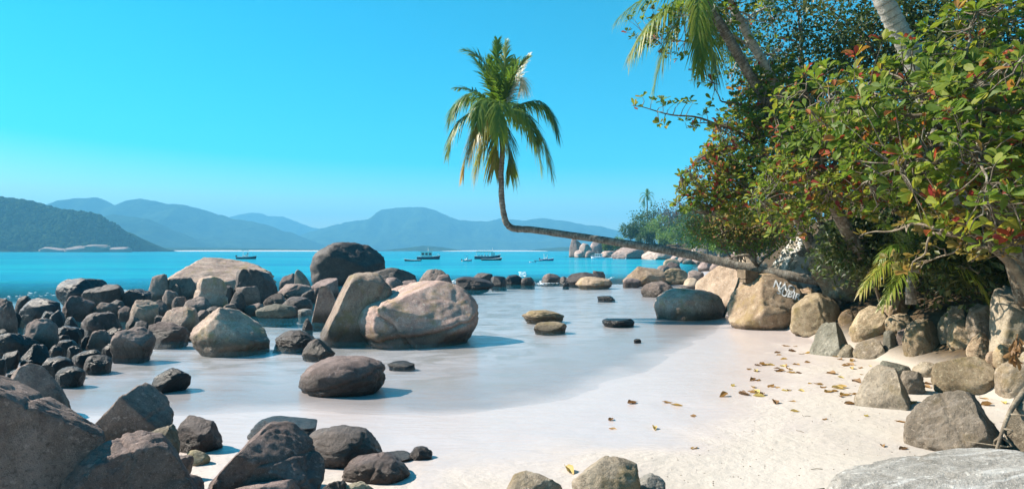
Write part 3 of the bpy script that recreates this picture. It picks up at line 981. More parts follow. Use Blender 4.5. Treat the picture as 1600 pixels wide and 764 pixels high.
rock(1196, 1292, 356, 476, 'lichen', 'steep boulder blotched with white lichen behind the palm root', p=2.3, lean=0.15, taper=0.2, rough=0.12, bury=0.1, cuts=[(-0.8, -0.3, 0.4, 0.55)], **B)
rock(1262, 1410, 340, 470, 'root', 'rugged brown bank of matted roots behind the palm base', name='root_bank', cat='bank', p=2.6, rough=0.22, flute=0.16, bury=0.1, depth=0.6, group='banks of matted roots')
rock(1234, 1320, 457, 515, 'tan', 'yellow-brown boulder with a vertical split beside the painted one', p=2.3, cracks=[(1, 0.1, 0.25, -0.1, 0.03, 0.08)], taper=0.15, **B)
rock(1220, 1290, 448, 492, 'tan', 'shaded boulder between the painted boulder and the split one')
rock(1265, 1332, 503, 557, 'green', 'dark greenish angular rock on the sand with a striped flank', p=2.6, taper=0.25, cuts=[(-0.7, -0.5, 0.5, 0.5), (0.7, -0.6, 0.3, 0.5)], cracks=[(0.8, 0.2, 0.4, 0.2, 0.04, 0.08)], seed=77)
rock(1306, 1342, 537, 558, 'grey', 'small grey splinter against the dark greenish angular rock', taper=0.2)
rock(1331, 1387, 528, 562, 'grey', 'grey wedge-shaped rock on the sand beside the greenish one', p=2.8, taper=0.35, cuts=[(-0.5, -0.6, 0.5, 0.45)])
rock(1326, 1392, 477, 528, 'tan', 'smooth tan boulder dappled with leaf shade behind the grey wedge', p=2.15, rough=0.07, **B)
rock(1309, 1338, 483, 505, 'tan', 'small tan rock beside the smooth dappled boulder')
rock(1372, 1424, 451, 496, 'tan', 'pitted yellowish rock under the hanging fronds', rough=0.2, fine=2.0)
rock(1382, 1430, 489, 520, 'tan', 'dappled rock with a crack next to the smooth tan boulder', p=2.4)
rock(1379, 1406, 516, 542, 'green', 'dark square stone between the grey wedge and the tall tan rock')
rock(1399, 1428, 512, 535, 'brown', 'small pinkish round stone behind the dark square stone')
rock(1409, 1474, 497, 553, 'tan', 'egg-shaped tan boulder ringed by fallen leaves', p=2.15, rough=0.08, **B)
rock(1464, 1517, 477, 532, 'grey', 'grey boulder patterned with leaf shade behind the egg-shaped one', p=2.3)
rock(1479, 1532, 499, 542, 'tan', 'tan rock at the foot of the shade-patterned grey boulder')
rock(1508, 1560, 473, 530, 'grey', 'grey rock under the dark tree trunk', p=2.4)
rock(1545, 1660, 446, 560, 'grey', 'tall grey boulder at the wood edge with ragged leaf shade', p=2.5, rough=0.12, **B)
rock(1509, 1552, 519, 558, 'tan', 'round tan rock before the tall grey boulder', p=2.1)
rock(1550, 1602, 536, 580, 'tan', 'square tan rock under the hanging red dead leaf spray', p=2.8)
rock(1536, 1570, 548, 586, 'tan', 'narrow tan stone above the flat tan slab')
rock(1590, 1650, 520, 590, 'grey', 'grey stone at the picture edge under the tall grey boulder')
rock(1454, 1560, 556, 617, 'tan', 'flat tan slab lying across the sand', p=2.7, ncut=2, rough=0.06, depth=0.7, cuts=[(-0.3, -0.5, 0.8, 0.5)])
rock(1553, 1640, 562, 620, 'grey', 'flat grey-tan slab with a yellow leaf on it', p=2.8, ncut=2, rough=0.06, depth=0.7)
rock(1425, 1466, 565, 590, 'grey', 'small flat grey stone beside the curled brown leaves', p=2.2)
rock(1372, 1424, 563, 592, 'green', 'low dark stone behind the grey ridge-backed rock')
rock(1400, 1446, 578, 616, 'grey', 'grey splinter leaning on the ridge-backed rock', p=2.6)
rock(1334, 1424, 569, 641, 'grey', 'grey ridge-backed rock on open sand', p=2.5, ncut=3, taper=0.25, cuts=[(-0.65, -0.5, 0.55, 0.5), (0.8, -0.5, 0.2, 0.55)], cracks=[(0.9, 0.1, -0.3, 0.25, 0.03, 0.06)], **B)
rock(1411, 1577, 609, 714, 'grey', 'large grey mound-shaped boulder half buried in the sand', p=2.2, ncut=2, rough=0.08, taper=0.15, bury=0.3, cuts=[(-0.6, -0.45, 0.65, 0.55), (0.75, -0.55, 0.4, 0.6)], **B)
rock(1568, 1720, 598, 722, 'grey', 'grey-brown boulder at the picture edge with a dry root over it', p=2.5, rough=0.08, **B)
rock(1284, 1740, 699, 860, 'white', 'huge whitish streaked boulder closest to the camera on the sand', p=2.2, ncut=2, rough=0.09, depth=0.55, bury=0.35, cuts=[(-0.35, 0.1, 0.9, 0.62)], cracks=[(0.6, 0.6, 0.5, 0.1, 0.05, 0.03)], **B)
rock(781, 882, 734, 812, 'grey', 'grey stone with a pale crown at the bottom edge of the sand', p=2.2, rough=0.09)
rock(893, 1002, 711, 800, 'grey', 'rough grey boulder at the bottom edge beside a sunken pale stone', p=2.2, rough=0.1, **B)
rock(985, 1040, 738, 775, 'white', 'sunken pale stone crusted with sand beside the rough grey boulder', p=2.2, bury=0.5)
# --- front pile
rock(-12, 112, 567, 660, 'brown', 'long brown rock behind the huge wedge-shaped boulder', taper=0.2, lean=-0.3, cuts=[(0.5, -0.7, 0.4, 0.4)])
rock(-190, 168, 562, 900, 'brown', 'huge wedge-shaped boulder with a black shaded face at the picture edge', p=2.9, ncut=0, rough=0.07, seed=404, depth=0.9, bury=0.1,
     cuts=[(0.62, -0.74, 0.16, 0.14), (0.36, 0.2, 0.9, 0.5)], **B)
rock(136, 272, 597, 700, 'brown', 'peaked dark-faced boulder behind the rough brown one', p=2.6, ncut=1, rough=0.09, cuts=[(0.15, -0.95, 0.05, 0.4), (0.65, -0.1, 0.75, 0.5), (-0.7, -0.1, 0.7, 0.55)], seed=208, **B)
rock(77, 318, 671, 860, 'brown', 'rough brown dome-shaped boulder at the bottom edge', p=2.25, ncut=2, rough=0.1, cuts=[(0.5, -0.75, 0.1, 0.6)], **B)
rock(212, 282, 662, 732, 'grey', 'slanting grey block lying between two dark boulders', p=3.2, lean=0.5, depth=1.1)
rock(256, 303, 710, 752, 'brown', 'slanting brown block below the grey one', p=3.2, lean=0.4)
rock(271, 348, 648, 708, 'dark', 'round dark grey boulder beside the peaked dark-faced one', p=2.1, rough=0.1)
rock(291, 329, 702, 727, 'grey', 'small grey oval stone on the sand between large boulders', p=2.1, rough=0.08)
rock(233, 322, 739, 815, 'brown', 'pinkish mottled rock at the bottom edge below the slanting blocks', p=2.2)
rock(320, 508, 657, 800, 'brown', 'large ridge-topped brown boulder with a dark undercut front', p=2.5, ncut=1, rough=0.1, seed=512, depth=0.85,
     cuts=[(0.12, -0.9, -0.18, 0.45), (0.6, -0.3, 0.75, 0.55), (-0.75, -0.1, 0.65, 0.62)], **B)
rock(386, 496, 649, 694, 'wet', 'flat wet rock shining blue behind the ridge-topped boulder', p=2.4, lean=0.2, rough=0.08, cuts=[(0.3, 0.1, 0.9, 0.4)])
rock(345, 475, 748, 830, 'brown', 'brown rock at the bottom edge in front of the ridge-topped boulder', p=2.3)
rock(475, 598, 663, 732, 'dark', 'rounded charcoal boulder on the wet sand', p=2.2, rough=0.09, ncut=2, **B)
rock(534, 641, 705, 757, 'brown', 'brown cracked rock in front of the rounded charcoal boulder', p=2.2, ncut=3, taper=0.2, cracks=[(1, 0.1, -0.25, -0.15, 0.03, 0.09)])
rock(595, 652, 703, 723, 'dark', 'flat dark stone behind the brown cracked rock', rough=0.18)
rock(638, 676, 696, 719, 'dark', 'small knobbly stone at the tip of the front rocks', rough=0.22)
rock(500, 548, 750, 800, 'dark', 'black stone at the bottom edge in the shade of the ridge-topped boulder')
rock(522, 590, 751, 800, 'grey', 'flat grey stone at the bottom edge under the brown cracked rock', p=2.3)
rock(466, 603, 555, 619, 'brown', 'lone rounded boulder in ankle-deep water in front of the great one', p=2.2, ncut=2, rough=0.1, cracks=[(-0.5, -0.2, 1, 0.1, 0.03, 0.05)], lean=0.12, seed=640, **B)
rock(605, 648, 563, 574, 'wet', 'thin dark stone barely awash beside the lone rounded boulder', p=2.1)
rock(236, 299, 574, 611, 'wet', 'wet black rock alone in the pool with the light gleaming on it', p=2.2, lean=0.2)
# --- black wet pile at the edge of the picture
rock(-40, 28, 465, 528, 'brown', 'large purplish rock at the picture edge above the black wet stones', p=2.6, **B)
rock(22, 56, 462, 498, 'dark', 'pointed grey rock at the sea edge beside the purplish one')
rock(26, 98, 465, 508, 'wet', 'big black slab lying in front of the stepped black outcrop', p=2.7, depth=0.6)
rock(86, 172, 434, 478, 'wet', 'highest black outcrop at the open sea end of the pile', p=2.5, rough=0.18, ncut=6, **B)
rock(127, 196, 444, 482, 'dark', 'blocky cracked rock in front of the highest black outcrop', p=3.2, cracks=[(0.1, 0, 1, 0.0, 0.04, 0.06), (1, 0, 0.1, -0.3, 0.04, 0.05)])
rock(97, 149, 462, 502, 'brown', 'smooth loaf-shaped brown rock below the highest black outcrop', p=2.6)
rock(143, 187, 472, 500, 'brown', 'brown cleft rock beside the loaf-shaped one')
rock(164, 196, 468, 486, 'dark', 'flat dark rock under the blocky cracked rock')
rock(184, 207, 478, 502, 'brown', 'small grey-brown rock behind the pinkish round one')
rock(176, 198, 478, 498, 'brown', 'small brown rock squeezed beside the brown cleft rock')
rock(126, 194, 486, 526, 'dark', 'wide dark rock split by a seam with wet shine at its foot', p=2.8, cracks=[(1, 0, 0.1, 0.15, 0.03, 0.08)])
rock(74, 106, 484, 516, 'wet', 'black wedge between the brown rounded rock and the loaf-shaped one', taper=0.3)
rock(26, 38, 500, 511, 'grey', 'tiny pale stone beside the brown hump-backed rock', p=2)
rock(85, 95, 500, 511, 'grey', 'tiny white-topped stone under the black wedge', p=2)
rock(100, 124, 494, 520, 'wet', 'small angular black stone under the split dark rock', p=2.8)
rock(32, 93, 497, 548, 'brown', 'brown hump-backed rock above the flat black wet rock', p=2.2, taper=0.2)
rock(88, 129, 508, 536, 'wet', 'jagged wet stone in the heart of the black pile', rough=0.2)
rock(-8, 63, 520, 556, 'wet', 'flat black wet rock with blue shine at the picture edge', p=2.6)
rock(-6, 13, 514, 532, 'dark', 'dark stone tucked at the picture edge above the flat black rock')
rock(89, 129, 530, 552, 'wet', 'crumbling cracked wet stone above the pool', rough=0.22)
rock(90, 111, 523, 538, 'dark', 'little dark stone behind the crumbling cracked one')
rock(126, 143, 524, 545, 'wet', 'small black stone between the cracked stone and the brown egg-shaped rock')
rock(134, 182, 515, 548, 'brown', 'brown egg-shaped rock beside the blunt square-faced boulder', p=2.2)
rock(163, 187, 511, 530, 'brown', 'small rock behind the brown egg-shaped one')
rock(179, 195, 513, 528, 'brown', 'little rock touching the back of the blunt square-faced boulder')
rock(32, 81, 537, 570, 'wet', 'bluish wet peaked stone in the black pile', p=2.3, taper=0.25)
rock(-2, 31, 547, 575, 'wet', 'black slanted stone at the picture edge', p=2.8, lean=0.3)
rock(-14, 11, 560, 586, 'wet', 'black stone just above the long brown rock', p=2.6)
rock(31, 54, 561, 573, 'wet', 'very small flat black stone at the pool edge', p=2.2)
rock(60, 116, 556, 587, 'wet', 'smooth black oval rock in the shallow wash', p=2.1, rough=0.07)
rock(112, 162, 546, 576, 'wet', 'black rock with a ridged back in the shallow wash', p=2.3)
rock(130, 176, 554, 579, 'dark', 'speckled grey stone nearest the pool in the black pile', p=2.2)
rock(85, 134, 572, 602, 'wet', 'smooth dark rock half under the shallow wash', p=2.1, rough=0.06)

FILL = [(52, 76, 472, 500, 'dark', 'dark stone filling the gap behind the big black slab'), (8, 34, 486, 512, 'wet', 'black stone under the large purplish rock'),
        (60, 92, 486, 514, 'wet', 'black stone beneath the big black slab'), (196, 222, 494, 520, 'brown', 'brown stone in the gap beside the pinkish round rock'),
        (206, 234, 500, 528, 'dark', 'dark stone behind the top of the blunt square-faced boulder'), (112, 132, 512, 532, 'wet', 'black stone right of the jagged wet one'),
        (300, 330, 484, 508, 'brown', 'brown stone tucked behind the broad two-tone boulder'), (322, 352, 478, 496, 'dark', 'dark stone at the foot of the upright cracked boulder'),
        (240, 262, 492, 516, 'dark', 'dark stone under the brown wedged rock'), (345, 372, 474, 496, 'brown', 'brown stone at the near foot of the dark sloping rock'),
        (150, 172, 498, 520, 'dark', 'dark stone leaning on the wide split rock'), (440, 466, 478, 494, 'brown', 'brown stone by the dark loaf-shaped rock'),
        (56, 80, 528, 546, 'wet', 'black stone above the flat black wet rock'), (16, 40, 532, 552, 'dark', 'dark stone half under the flat black wet rock'),
        (104, 126, 540, 558, 'wet', 'wet stone below the crumbling cracked one'), (158, 180, 536, 556, 'wet', 'wet stone at the foot of the brown egg-shaped rock'),
        (76, 98, 538, 556, 'dark', 'dark stone behind the smooth black oval rock'), (470, 494, 452, 474, 'dark', 'dark stone between the loaf-shaped rock and the grey slab'),
        (262, 286, 444, 470, 'dark', 'dark stone in the shadow of the whale-backed boulder'), (338, 366, 446, 474, 'dark', 'dark stone between the cracked boulder and the dark steep block'),
        (10, 40, 574, 600, 'wet', 'wet black stone behind the long brown rock'), (204, 236, 452, 476, 'dark', 'dark stone behind the gleaming black sea-edge rock')]
for x0, x1, yt, yb, mat, lab in FILL:
    rock(x0, x1, yt, yb, mat, lab)

# --- rocks of the far headland and along the shore to it
for i, (x0, x1, yt, yb, lab) in enumerate([
        (889, 912, 373, 402, 'tall pale boulder at the tip of the headland'), (905, 925, 380, 402.5, 'round boulder next to the tall one at the headland tip'),
        (897, 915, 390, 402.8, 'small boulder at the water in front of the headland tip'), (918, 942, 377, 402, 'dark-seamed boulder behind the white motor boat'),
        (914, 930, 391, 403, 'small pale rock left of the moored white motor boat'), (938, 962, 392, 402.5, 'low rock right of the moored white motor boat'),
        (955, 1012, 384, 404.5, 'long sloping pale rock face with shrubs above'), (1002, 1062, 389, 406, 'low smooth pinkish rock face along the far waterline'),
        (990, 1012, 387, 402, 'dark boulder between two pale rock faces'), (1058, 1082, 400, 411, 'brown rock at the far water edge'),
        (1046, 1064, 398, 409, 'dark flat rock on the far shore'), (1080, 1100, 403, 413, 'small brown rock of the far shore line'),
        (1066, 1084, 404, 413, 'tan rock of the far shore line'), (1096, 1118, 405, 417, 'rounded tan rock on the shore before the headland'),
        (1076, 1112, 382, 406, 'grey boulder below the shrubs'), (1104, 1146, 386, 408, 'grey-pink slab below the dry shrub'), (1140, 1180, 388, 412, 'pale slab under the dry shrub'),
        (1090, 1112, 409, 424, 'brown round stone on the near side of the far shore'), (1108, 1130, 408, 426, 'rounded pale stone behind the big pale boulder'),
        (1120, 1150, 402, 424, 'flat pale stone under the palm trunk'), (1170, 1206, 394, 424, 'pinkish slab beside the lichen boulder')]):
    rock(x0, x1, yt, yb, 'coast', lab, p=2.4, rough=0.12, zg=0.0, group='rocks of the far headland')
for i, (x0, x1, yt, yb, lab) in enumerate([
        (60, 110, 386, 393.0, 'pale rocky ledge at the near end of the wooded hill'), (100, 150, 384, 393.0, 'pale rock shelf at the foot of the wooded hill'),
        (128, 176, 382, 393.0, 'highest pale rock on the shore of the wooded hill'), (165, 207, 386, 393.0, 'pale rocky point at the end of the wooded hill')]):
    rock(x0, x1, yt, 393.95, 'coast', lab, p=2.2, rough=0.16, zg=0.0, depth=0.3, group='pale rocks below the wooded hill')

# painted words on the boulder
def painted_words(o, W, F):
    bv = BVHTree.FromPolygons([tuple(v) for v in W], [tuple(f) for f in F])
    geos = []
    for txt, x, y, sz, rot in (('NÃO', 1207, 448, 15.5, -0.30), ('SUBIR', 1213, 459, 14.5, -0.28)):
        cu = bpy.data.curves.new('word', 'FONT')
        cu.body = txt
        cu.size = 1.0
        cu.offset = 0.028
        t = bpy.data.objects.new('word', cu)
        COL.objects.link(t)
        dg = bpy.context.evaluated_depsgraph_get()
        me = bpy.data.meshes.new_from_object(t.evaluated_get(dg))
        import bmesh
        bm = bmesh.new()
        bm.from_mesh(me)
        bmesh.ops.triangulate(bm, faces=bm.faces)
        bmesh.ops.subdivide_edges(bm, edges=[e for e in bm.edges if e.calc_length() > 0.12], cuts=2)
        bmesh.ops.triangulate(bm, faces=bm.faces)
        bm.verts.ensure_lookup_table()
        V = np.array([v.co[:] for v in bm.verts])
        T = np.array([[v.index for v in f.verts] for f in bm.faces])
        bm.free()
        bpy.data.objects.remove(t)
        bpy.data.curves.remove(cu)
        bpy.data.meshes.remove(me)
        V[:, 1] += 0.05 * np.sin(V[:, 0] * 5)
        ca, sa = math.cos(rot), math.sin(rot)
        px = x + sz * (V[:, 0] * ca - V[:, 1] * sa)
        py = y - sz * (V[:, 0] * sa + V[:, 1] * ca)
        P = []
        for a, b in zip(px, py):
            d = Vector(at(a, b, 1.0)) - Vector((0, 0, CAM_H))
            h = bv.ray_cast(Vector((0, 0, CAM_H)), d.normalized())
            P.append(np.array(h[0] + h[1] * 0.008) if h[0] is not None else np.array([np.nan] * 3))
        P = np.array(P)
        ok = ~np.isnan(P).any(1)[T].any(1)
        P = np.nan_to_num(P)
        geos.append((P, T[ok]))
    V, F_, _ = join(*geos)
    used = np.unique(np.concatenate([f.ravel() for f in F_]))
    mp = np.full(len(V), -1)
    mp[used] = np.arange(len(used))
    obj('painted_words', V[used], [mp[f] for f in F_], M['paint'], parent=o, loc=np.array(o.location), smooth=False)


painted_words(*GRAF)


# ------------------------------------------------------------------ palms
def frond(P0, P1, P2, n=46, L=0.55, droop=0.5, seed=0, dry=0.0, rad=0.022, spread=0.75):
    """feather frond along a bent rib: leaflets on both sides in one mesh; attribute 0 green .. 1 brown"""
    rg = np.random.default_rng(seed)
    t = np.linspace(0, 1, 24)
    P0, P1, P2 = (np.asarray(p, float) for p in (P0, P1, P2))
    C = ((1 - t) ** 2)[:, None] * P0 + (2 * t * (1 - t))[:, None] * P1 + (t ** 2)[:, None] * P2
    g = [tube(C, rad * (1 - 0.85 * t), 5)]
    g[0] = (g[0][0], g[0][1], np.full(len(g[0][0]), 0.5 + dry * 0.4))
    tt = np.linspace(0.16, 0.995, n)
    Q = ((1 - tt) ** 2)[:, None] * P0 + (2 * tt * (1 - tt))[:, None] * P1 + (tt ** 2)[:, None] * P2
    T = 2 * (1 - tt)[:, None] * (P1 - P0) + 2 * tt[:, None] * (P2 - P1)
    T /= np.linalg.norm(T, axis=1)[:, None] + 1e-9
    up = np.array([0.05, -0.12, 1.0])
    S = np.cross(T, up)
    S /= np.linalg.norm(S, axis=1)[:, None] + 1e-9
    U = np.cross(S, T)
    Vs, As = [], []
    for side in (-1, 1):
        ln = L * (0.35 + 0.75 * np.sin(np.clip(tt * 0.88 + 0.1, 0, 1) * math.pi) ** 0.7) * rg.uniform(0.82, 1.12, n)
        D = side * S * (spread - 0.35 * tt)[:, None] + T * (0.45 + 0.5 * tt)[:, None] + U * rg.uniform(0.05, 0.3, n)[:, None] + rg.normal(0, 0.07, (n, 3))
        D /= np.linalg.norm(D, axis=1)[:, None]
        wd = 0.019 * L / 0.55 * rg.uniform(0.8, 1.3, n)
        Wd = np.cross(D, U)
        Wd /= np.linalg.norm(Wd, axis=1)[:, None] + 1e-9
        dr = droop * rg.uniform(0.7, 1.3, n)
        for k, f in enumerate((0, 0.33, 0.68, 1.0)):
            c = Q + D * (ln * f)[:, None]
            c[:, 2] -= dr * ln * f * f
            ww = wd * (0.7, 1.0, 0.75, 0.08)[k]
            Vs.append(np.stack([c - Wd * ww[:, None], c + Wd * ww[:, None]], 1))
            base = 0.12 + 0.3 * rg.random(n) + dry * (0.35 + 0.45 * tt) + 0.16 * f * f
            As.append(np.stack([base, base], 1))
    V = np.concatenate([v.reshape(-1, 3) for v in Vs])
    A = np.concatenate([a.ravel() for a in As])
    F = []
    for s in range(2):
        for k in range(3):
            a = (s * 4 + k) * 2 * n + 2 * np.arange(n)
            b = a + 2 * n
            F.append(np.stack([a, a + 1, b + 1, b], -1))
    g.append((V, np.concatenate(F), np.clip(A, 0, 1)))
    return join(*g)


def coconut_palm(name, label, trunk_px, fronds, centre, mats, group=None, L=0.55, n=46, rs=0.022, trunk_mat=None):
    """trunk_px: (px, py, Y, radius); fronds: (tip px, tip py, tip dY, mid px, mid py, mid dY, dry, kind)"""
    root = np.array(at(*trunk_px[0][:3]))
    e = empty(name, root, label, 'palm tree', group)
    pts = np.array([[*at(a, b, c), r] for a, b, c, r in trunk_px])
    sp = spline(pts, 90)
    V, F, A = tube(sp[:, :3], sp[:, 3] * (1 + 0.05 * np.sin(np.arange(90) * 2.1)), 14)
    V = V + 0.012 * np.stack([fbm(V * 7, 2, 3), fbm(V * 7, 2, 4), fbm(V * 7, 2, 5)], -1)
    obj('trunk', V, F, trunk_mat or M['palmbark'], e, root, attrs={'len': A})
    cx, cy, Y = centre
    c = at(cx, cy, Y)
    u, f = ico(3)
    heart = u * np.array([0.13, 0.13, 0.26]) * (1 + 0.15 * vnoise(u * 4, 5)[:, None]) + c
    obj('crown_heart', heart, [f], M['palmbark'], e, root, attrs={'len': heart[:, 2]})
    for i, (tx, ty, td, mx, my, md, dry, k) in enumerate(fronds):
        V, F, A = frond(c + np.array([0, 0, 0.05]), at(mx, my, Y) + np.array([0, md, 0]), at(tx, ty, Y) + np.array([0, td, 0]), n, L * (0.8 if k == 'dry' else 1),
                        0.95 if k == 'hang' else (0.9 if ty > my + 25 else 0.35), seed=i * 7 + len(label), dry=dry, rad=rs)
        o = obj('frond', V, F, M['palmdry'] if k == 'dry' else M['palm'], e, root, smooth=False, attrs={'tint': A})
        if k == 'dry':
            o['label'] = 'bleached pale frond hanging broken from the crown'
    return e


PY = 22.0
coconut_palm('coconut_palm', 'coconut palm whose trunk lies flat over the rocks then bends upright', [
    (1316, 443, 17.5, 0.23), (1290, 439, 17.6, 0.159), (1240, 432, 17.95, 0.138), (1180, 421, 18.5, 0.133), (1110, 405, 19.2, 0.129), (1040, 391, 19.9, 0.125), (960, 378, 20.7, 0.120),
    (880, 366, 21.4, 0.119), (830, 359, 21.9, 0.116), (804, 357.5, 22, 0.114), (793, 351, 22, 0.112), (788, 338, 22, 0.105), (784, 310, 22, 0.099), (783, 270, 22, 0.095), (785, 235, 22, 0.093), (782, 196, 22, 0.095)], [
    (777, 56, 0.5, 772, 130, 0.2, 0.0, ''), (790, 72, -0.4, 790, 135, -0.2, 0.1, ''), (765, 84, 0.6, 768, 130, 0.3, 0.0, ''), (728, 86, -0.5, 772, 92, -0.2, 0.0, ''), (735, 78, 0.7, 765, 110, 0.5, 0.0, ''),
    (823, 98, -0.5, 796, 120, -0.3, 0.0, ''), (828, 82, 0.3, 806, 120, 0.2, 0.0, 'dry'), (815, 130, 0.4, 818, 92, 0.2, 0.2, 'dry'),
    (704, 192, -0.5, 736, 112, -0.5, 0.05, ''), (712, 128, 0.9, 742, 128, 0.5, 0.0, ''), (701, 170, 0.8, 730, 118, 0.6, 0.05, ''), (703, 240, -0.5, 715, 158, -0.6, 0.2, ''),
    (724, 272, -0.2, 740, 170, -0.6, 0.75, 'hang'), (737, 250, -0.9, 762, 165, -1.0, 0.7, 'hang'), (741, 272, 0.5, 757, 195, 0.3, 0.6, 'hang'),
    (868, 210, -0.4, 856, 128, -0.4, 0.05, ''), (865, 176, 0.9, 840, 132, 0.6, 0.0, ''), (860, 272, -0.5, 842, 168, -0.6, 0.35, 'hang'), (846, 255, 0.6, 832, 165, 0.5, 0.3, 'hang'),
    (835, 232, -1.2, 822, 160, -1.2, 0.3, ''), (806, 84, 0.8, 796, 125, 0.4, 0.05, ''), (782, 228, -2.2, 782, 140, -1.6, 0.15, ''), (750, 205, -1.9, 758, 140, -1.4, 0.1, ''), (812, 165, 2.2, 802, 120, 1.4, 0.0, ''), (752, 160, 2.2, 766, 120, 1.4, 0.0, ''),
    (772, 262, 0.2, 776, 205, -0.2, 0.5, 'hang'), (797, 268, 0.3, 797, 205, 0.4, 0.4, 'hang')],
    (782, 186, PY), None, L=0.64, n=60)

# the palm's lying trunk is weathered darker: it keeps its own side branch and the plank under it as separate things
b = spline(np.array([[*at(1186, 420, 18.45), 0.06], [*at(1176, 406, 18.4), 0.055], [*at(1168, 399, 18.4), 0.05], [*at(1150, 401, 18.5), 0.04], [*at(1138, 405, 18.6), 0.02]]), 30)
V, F, A = tube(b[:, :3], b[:, 3], 8)
tag(obj('dead_branch', V, F, M['bark'], loc=at(1186, 420, 18.45)), 'crooked dead branch leaning on the lying palm trunk', 'branch')
c = at(1168, 429, 18.3)
V, F = box(c, (0.38, 0.5, 0.24), 0.12)
V[:, 2] += (V[:, 0] - c[0]) * -0.12
V2, F2 = box(c + np.array([0, 0, -0.17]), (0.30, 0.42, 0.10), 0.05)
u_ = join((V, F), (V2, F2))
tag(obj('wooden_block', u_[0], u_[1], M['wood'], loc=c, smooth=False), 'weathered wooden block wedged under the lying palm trunk', 'wood block')

# palm behind the almond trees, its fronds hanging in at the top of the picture
coconut_palm('coconut_palm', 'coconut palm at the top with grey drooping fronds behind the almond leaves', [
    (1262, 330, 17.0, 0.16), (1225, 210, 16.6, 0.14), (1170, 115, 16.3, 0.125), (1132, 50, 16, 0.12), (1098, -5, 16, 0.12)], [
    (1022, 138, 0, 1040, 40, -0.3, 0.35, 'hang'), (978, 98, -0.5, 1020, 10, -0.5, 0.4, 'hang'), (1085, 118, -0.4, 1086, 45, -0.5, 0.25, 'hang'), (1128, 118, 0.5, 1122, 45, 0.4, 0.2, 'hang'),
    (968, 22, 0.4, 1030, -40, 0.3, 0.2, ''), (1040, -70, 0, 1070, -60, 0, 0, ''), (1150, -60, 0.5, 1130, -70, 0.3, 0, ''), (1190, 10, -0.6, 1150, -40, -0.4, 0.1, ''), (1060, 80, -1.6, 1070, 0, -1.4, 0.3, 'hang'),
    (1010, 60, 1.5, 1050, -20, 1.2, 0.2, 'hang'), (1165, 70, 1.0, 1150, -10, 0.8, 0.1, 'hang')], (1092, -8, 16), None, L=0.5, n=46)

# palm with the white trunk, its crown above the picture
coconut_palm('coconut_palm', 'palm with a thick whitish trunk leaning above the red and green leaves', [
    (1500, 330, 11.2, 0.21), (1462, 190, 11.0, 0.19), (1428, 95, 10.8, 0.17), (1400, 40, 10.7, 0.155), (1372, -20, 10.6, 0.15), (1330, -130, 10.6, 0.14), (1300, -220, 10.6, 0.14)], [
    (1160, -150, 0, 1220, -300, 0, 0.1, ''), (1420, -140, 0, 1380, -300, 0, 0.1, ''), (1290, -420, 0, 1300, -320, 0, 0, ''), (1300, -180, -2.2, 1300, -300, -1.3, 0.1, ''), (1300, -180, 2.4, 1300, -300, 1.4, 0.1, ''),
    (1200, -330, 1.2, 1250, -300, 0.6, 0, ''), (1400, -330, -1.2, 1350, -310, -0.6, 0, '')], (1298, -228, 10.6), None, L=0.6, n=40, trunk_mat=M['palebark'])

# young palm in the undergrowth
yp = [(1300, 452, -0.9, 1372, 372, -0.6, 0.5), (1325, 470, -1.0, 1380, 395, -0.8, 0.35), (1350, 402, -0.5, 1395, 352, -0.4, 0.15), (1360, 352, -0.3, 1402, 350, -0.3, 0.1), (1392, 318, -0.2, 1415, 345, -0.2, 0.1),
      (1440, 330, -0.2, 1428, 350, -0.2, 0.1), (1470, 392, -0.8, 1450, 352, -0.6, 0.2), (1482, 460, -0.9, 1462, 380, -0.7, 0.35), (1345, 330, 0.2, 1400, 330, 0.1, 0.1), (1462, 345, 0.4, 1440, 345, 0.2, 0.1)]
c = at(1424, 425, 11.0)
e = empty('young_palm', at(1424, 470, 11.0), 'young palm with yellow-tipped fronds drooping over the shaded rocks', 'palm')
V, F, A = tube(np.array([at(1424, 475, 11.0), at(1423, 450, 11.0), c]), np.array([0.09, 0.08, 0.05]), 9)
obj('trunk', V, F, M['palmbark'], e, at(1424, 470, 11.0), attrs={'len': A})
for i, (tx, ty, td, mx, my, md, dry) in enumerate(yp):
    V, F, A = frond(c, at(mx, my, 11) + np.array([0, md, 0]), at(tx, ty, 11) + np.array([0, td, 0]), 34, 0.28, 0.6, i + 300, dry, 0.012)
    obj('frond', V, F, M['palm'], e, at(1424, 470, 11.0), smooth=False, attrs={'tint': A})

# ------------------------------------------------------------------ broad-leaved trees
LT = np.array([[0, 0, 0], [-0.13, .3, .035], [0, .32, 0], [.13, .3, .035], [-0.27, .62, .06], [0, .64, -.02], [.27, .62, .06], [-.2, .9, .03], [0, .93, -.07], [.2, .9, .03], [0, 1.02, -.1]])
LF4 = np.array([[1, 2, 5, 4], [2, 3, 6, 5], [4, 5, 8, 7], [5, 6, 9, 8]])
LF3 = np.array([[0, 2, 1], [0, 3, 2], [7, 8, 10], [8, 9, 10]])


def frames(D, U):
    D = D / (np.linalg.norm(D, axis=1)[:, None] + 1e-9)
    X = np.cross(D, U)
    X /= np.linalg.norm(X, axis=1)[:, None] + 1e-9
    Z = np.cross(X, D)
    return np.stack([X, D, Z], 1)


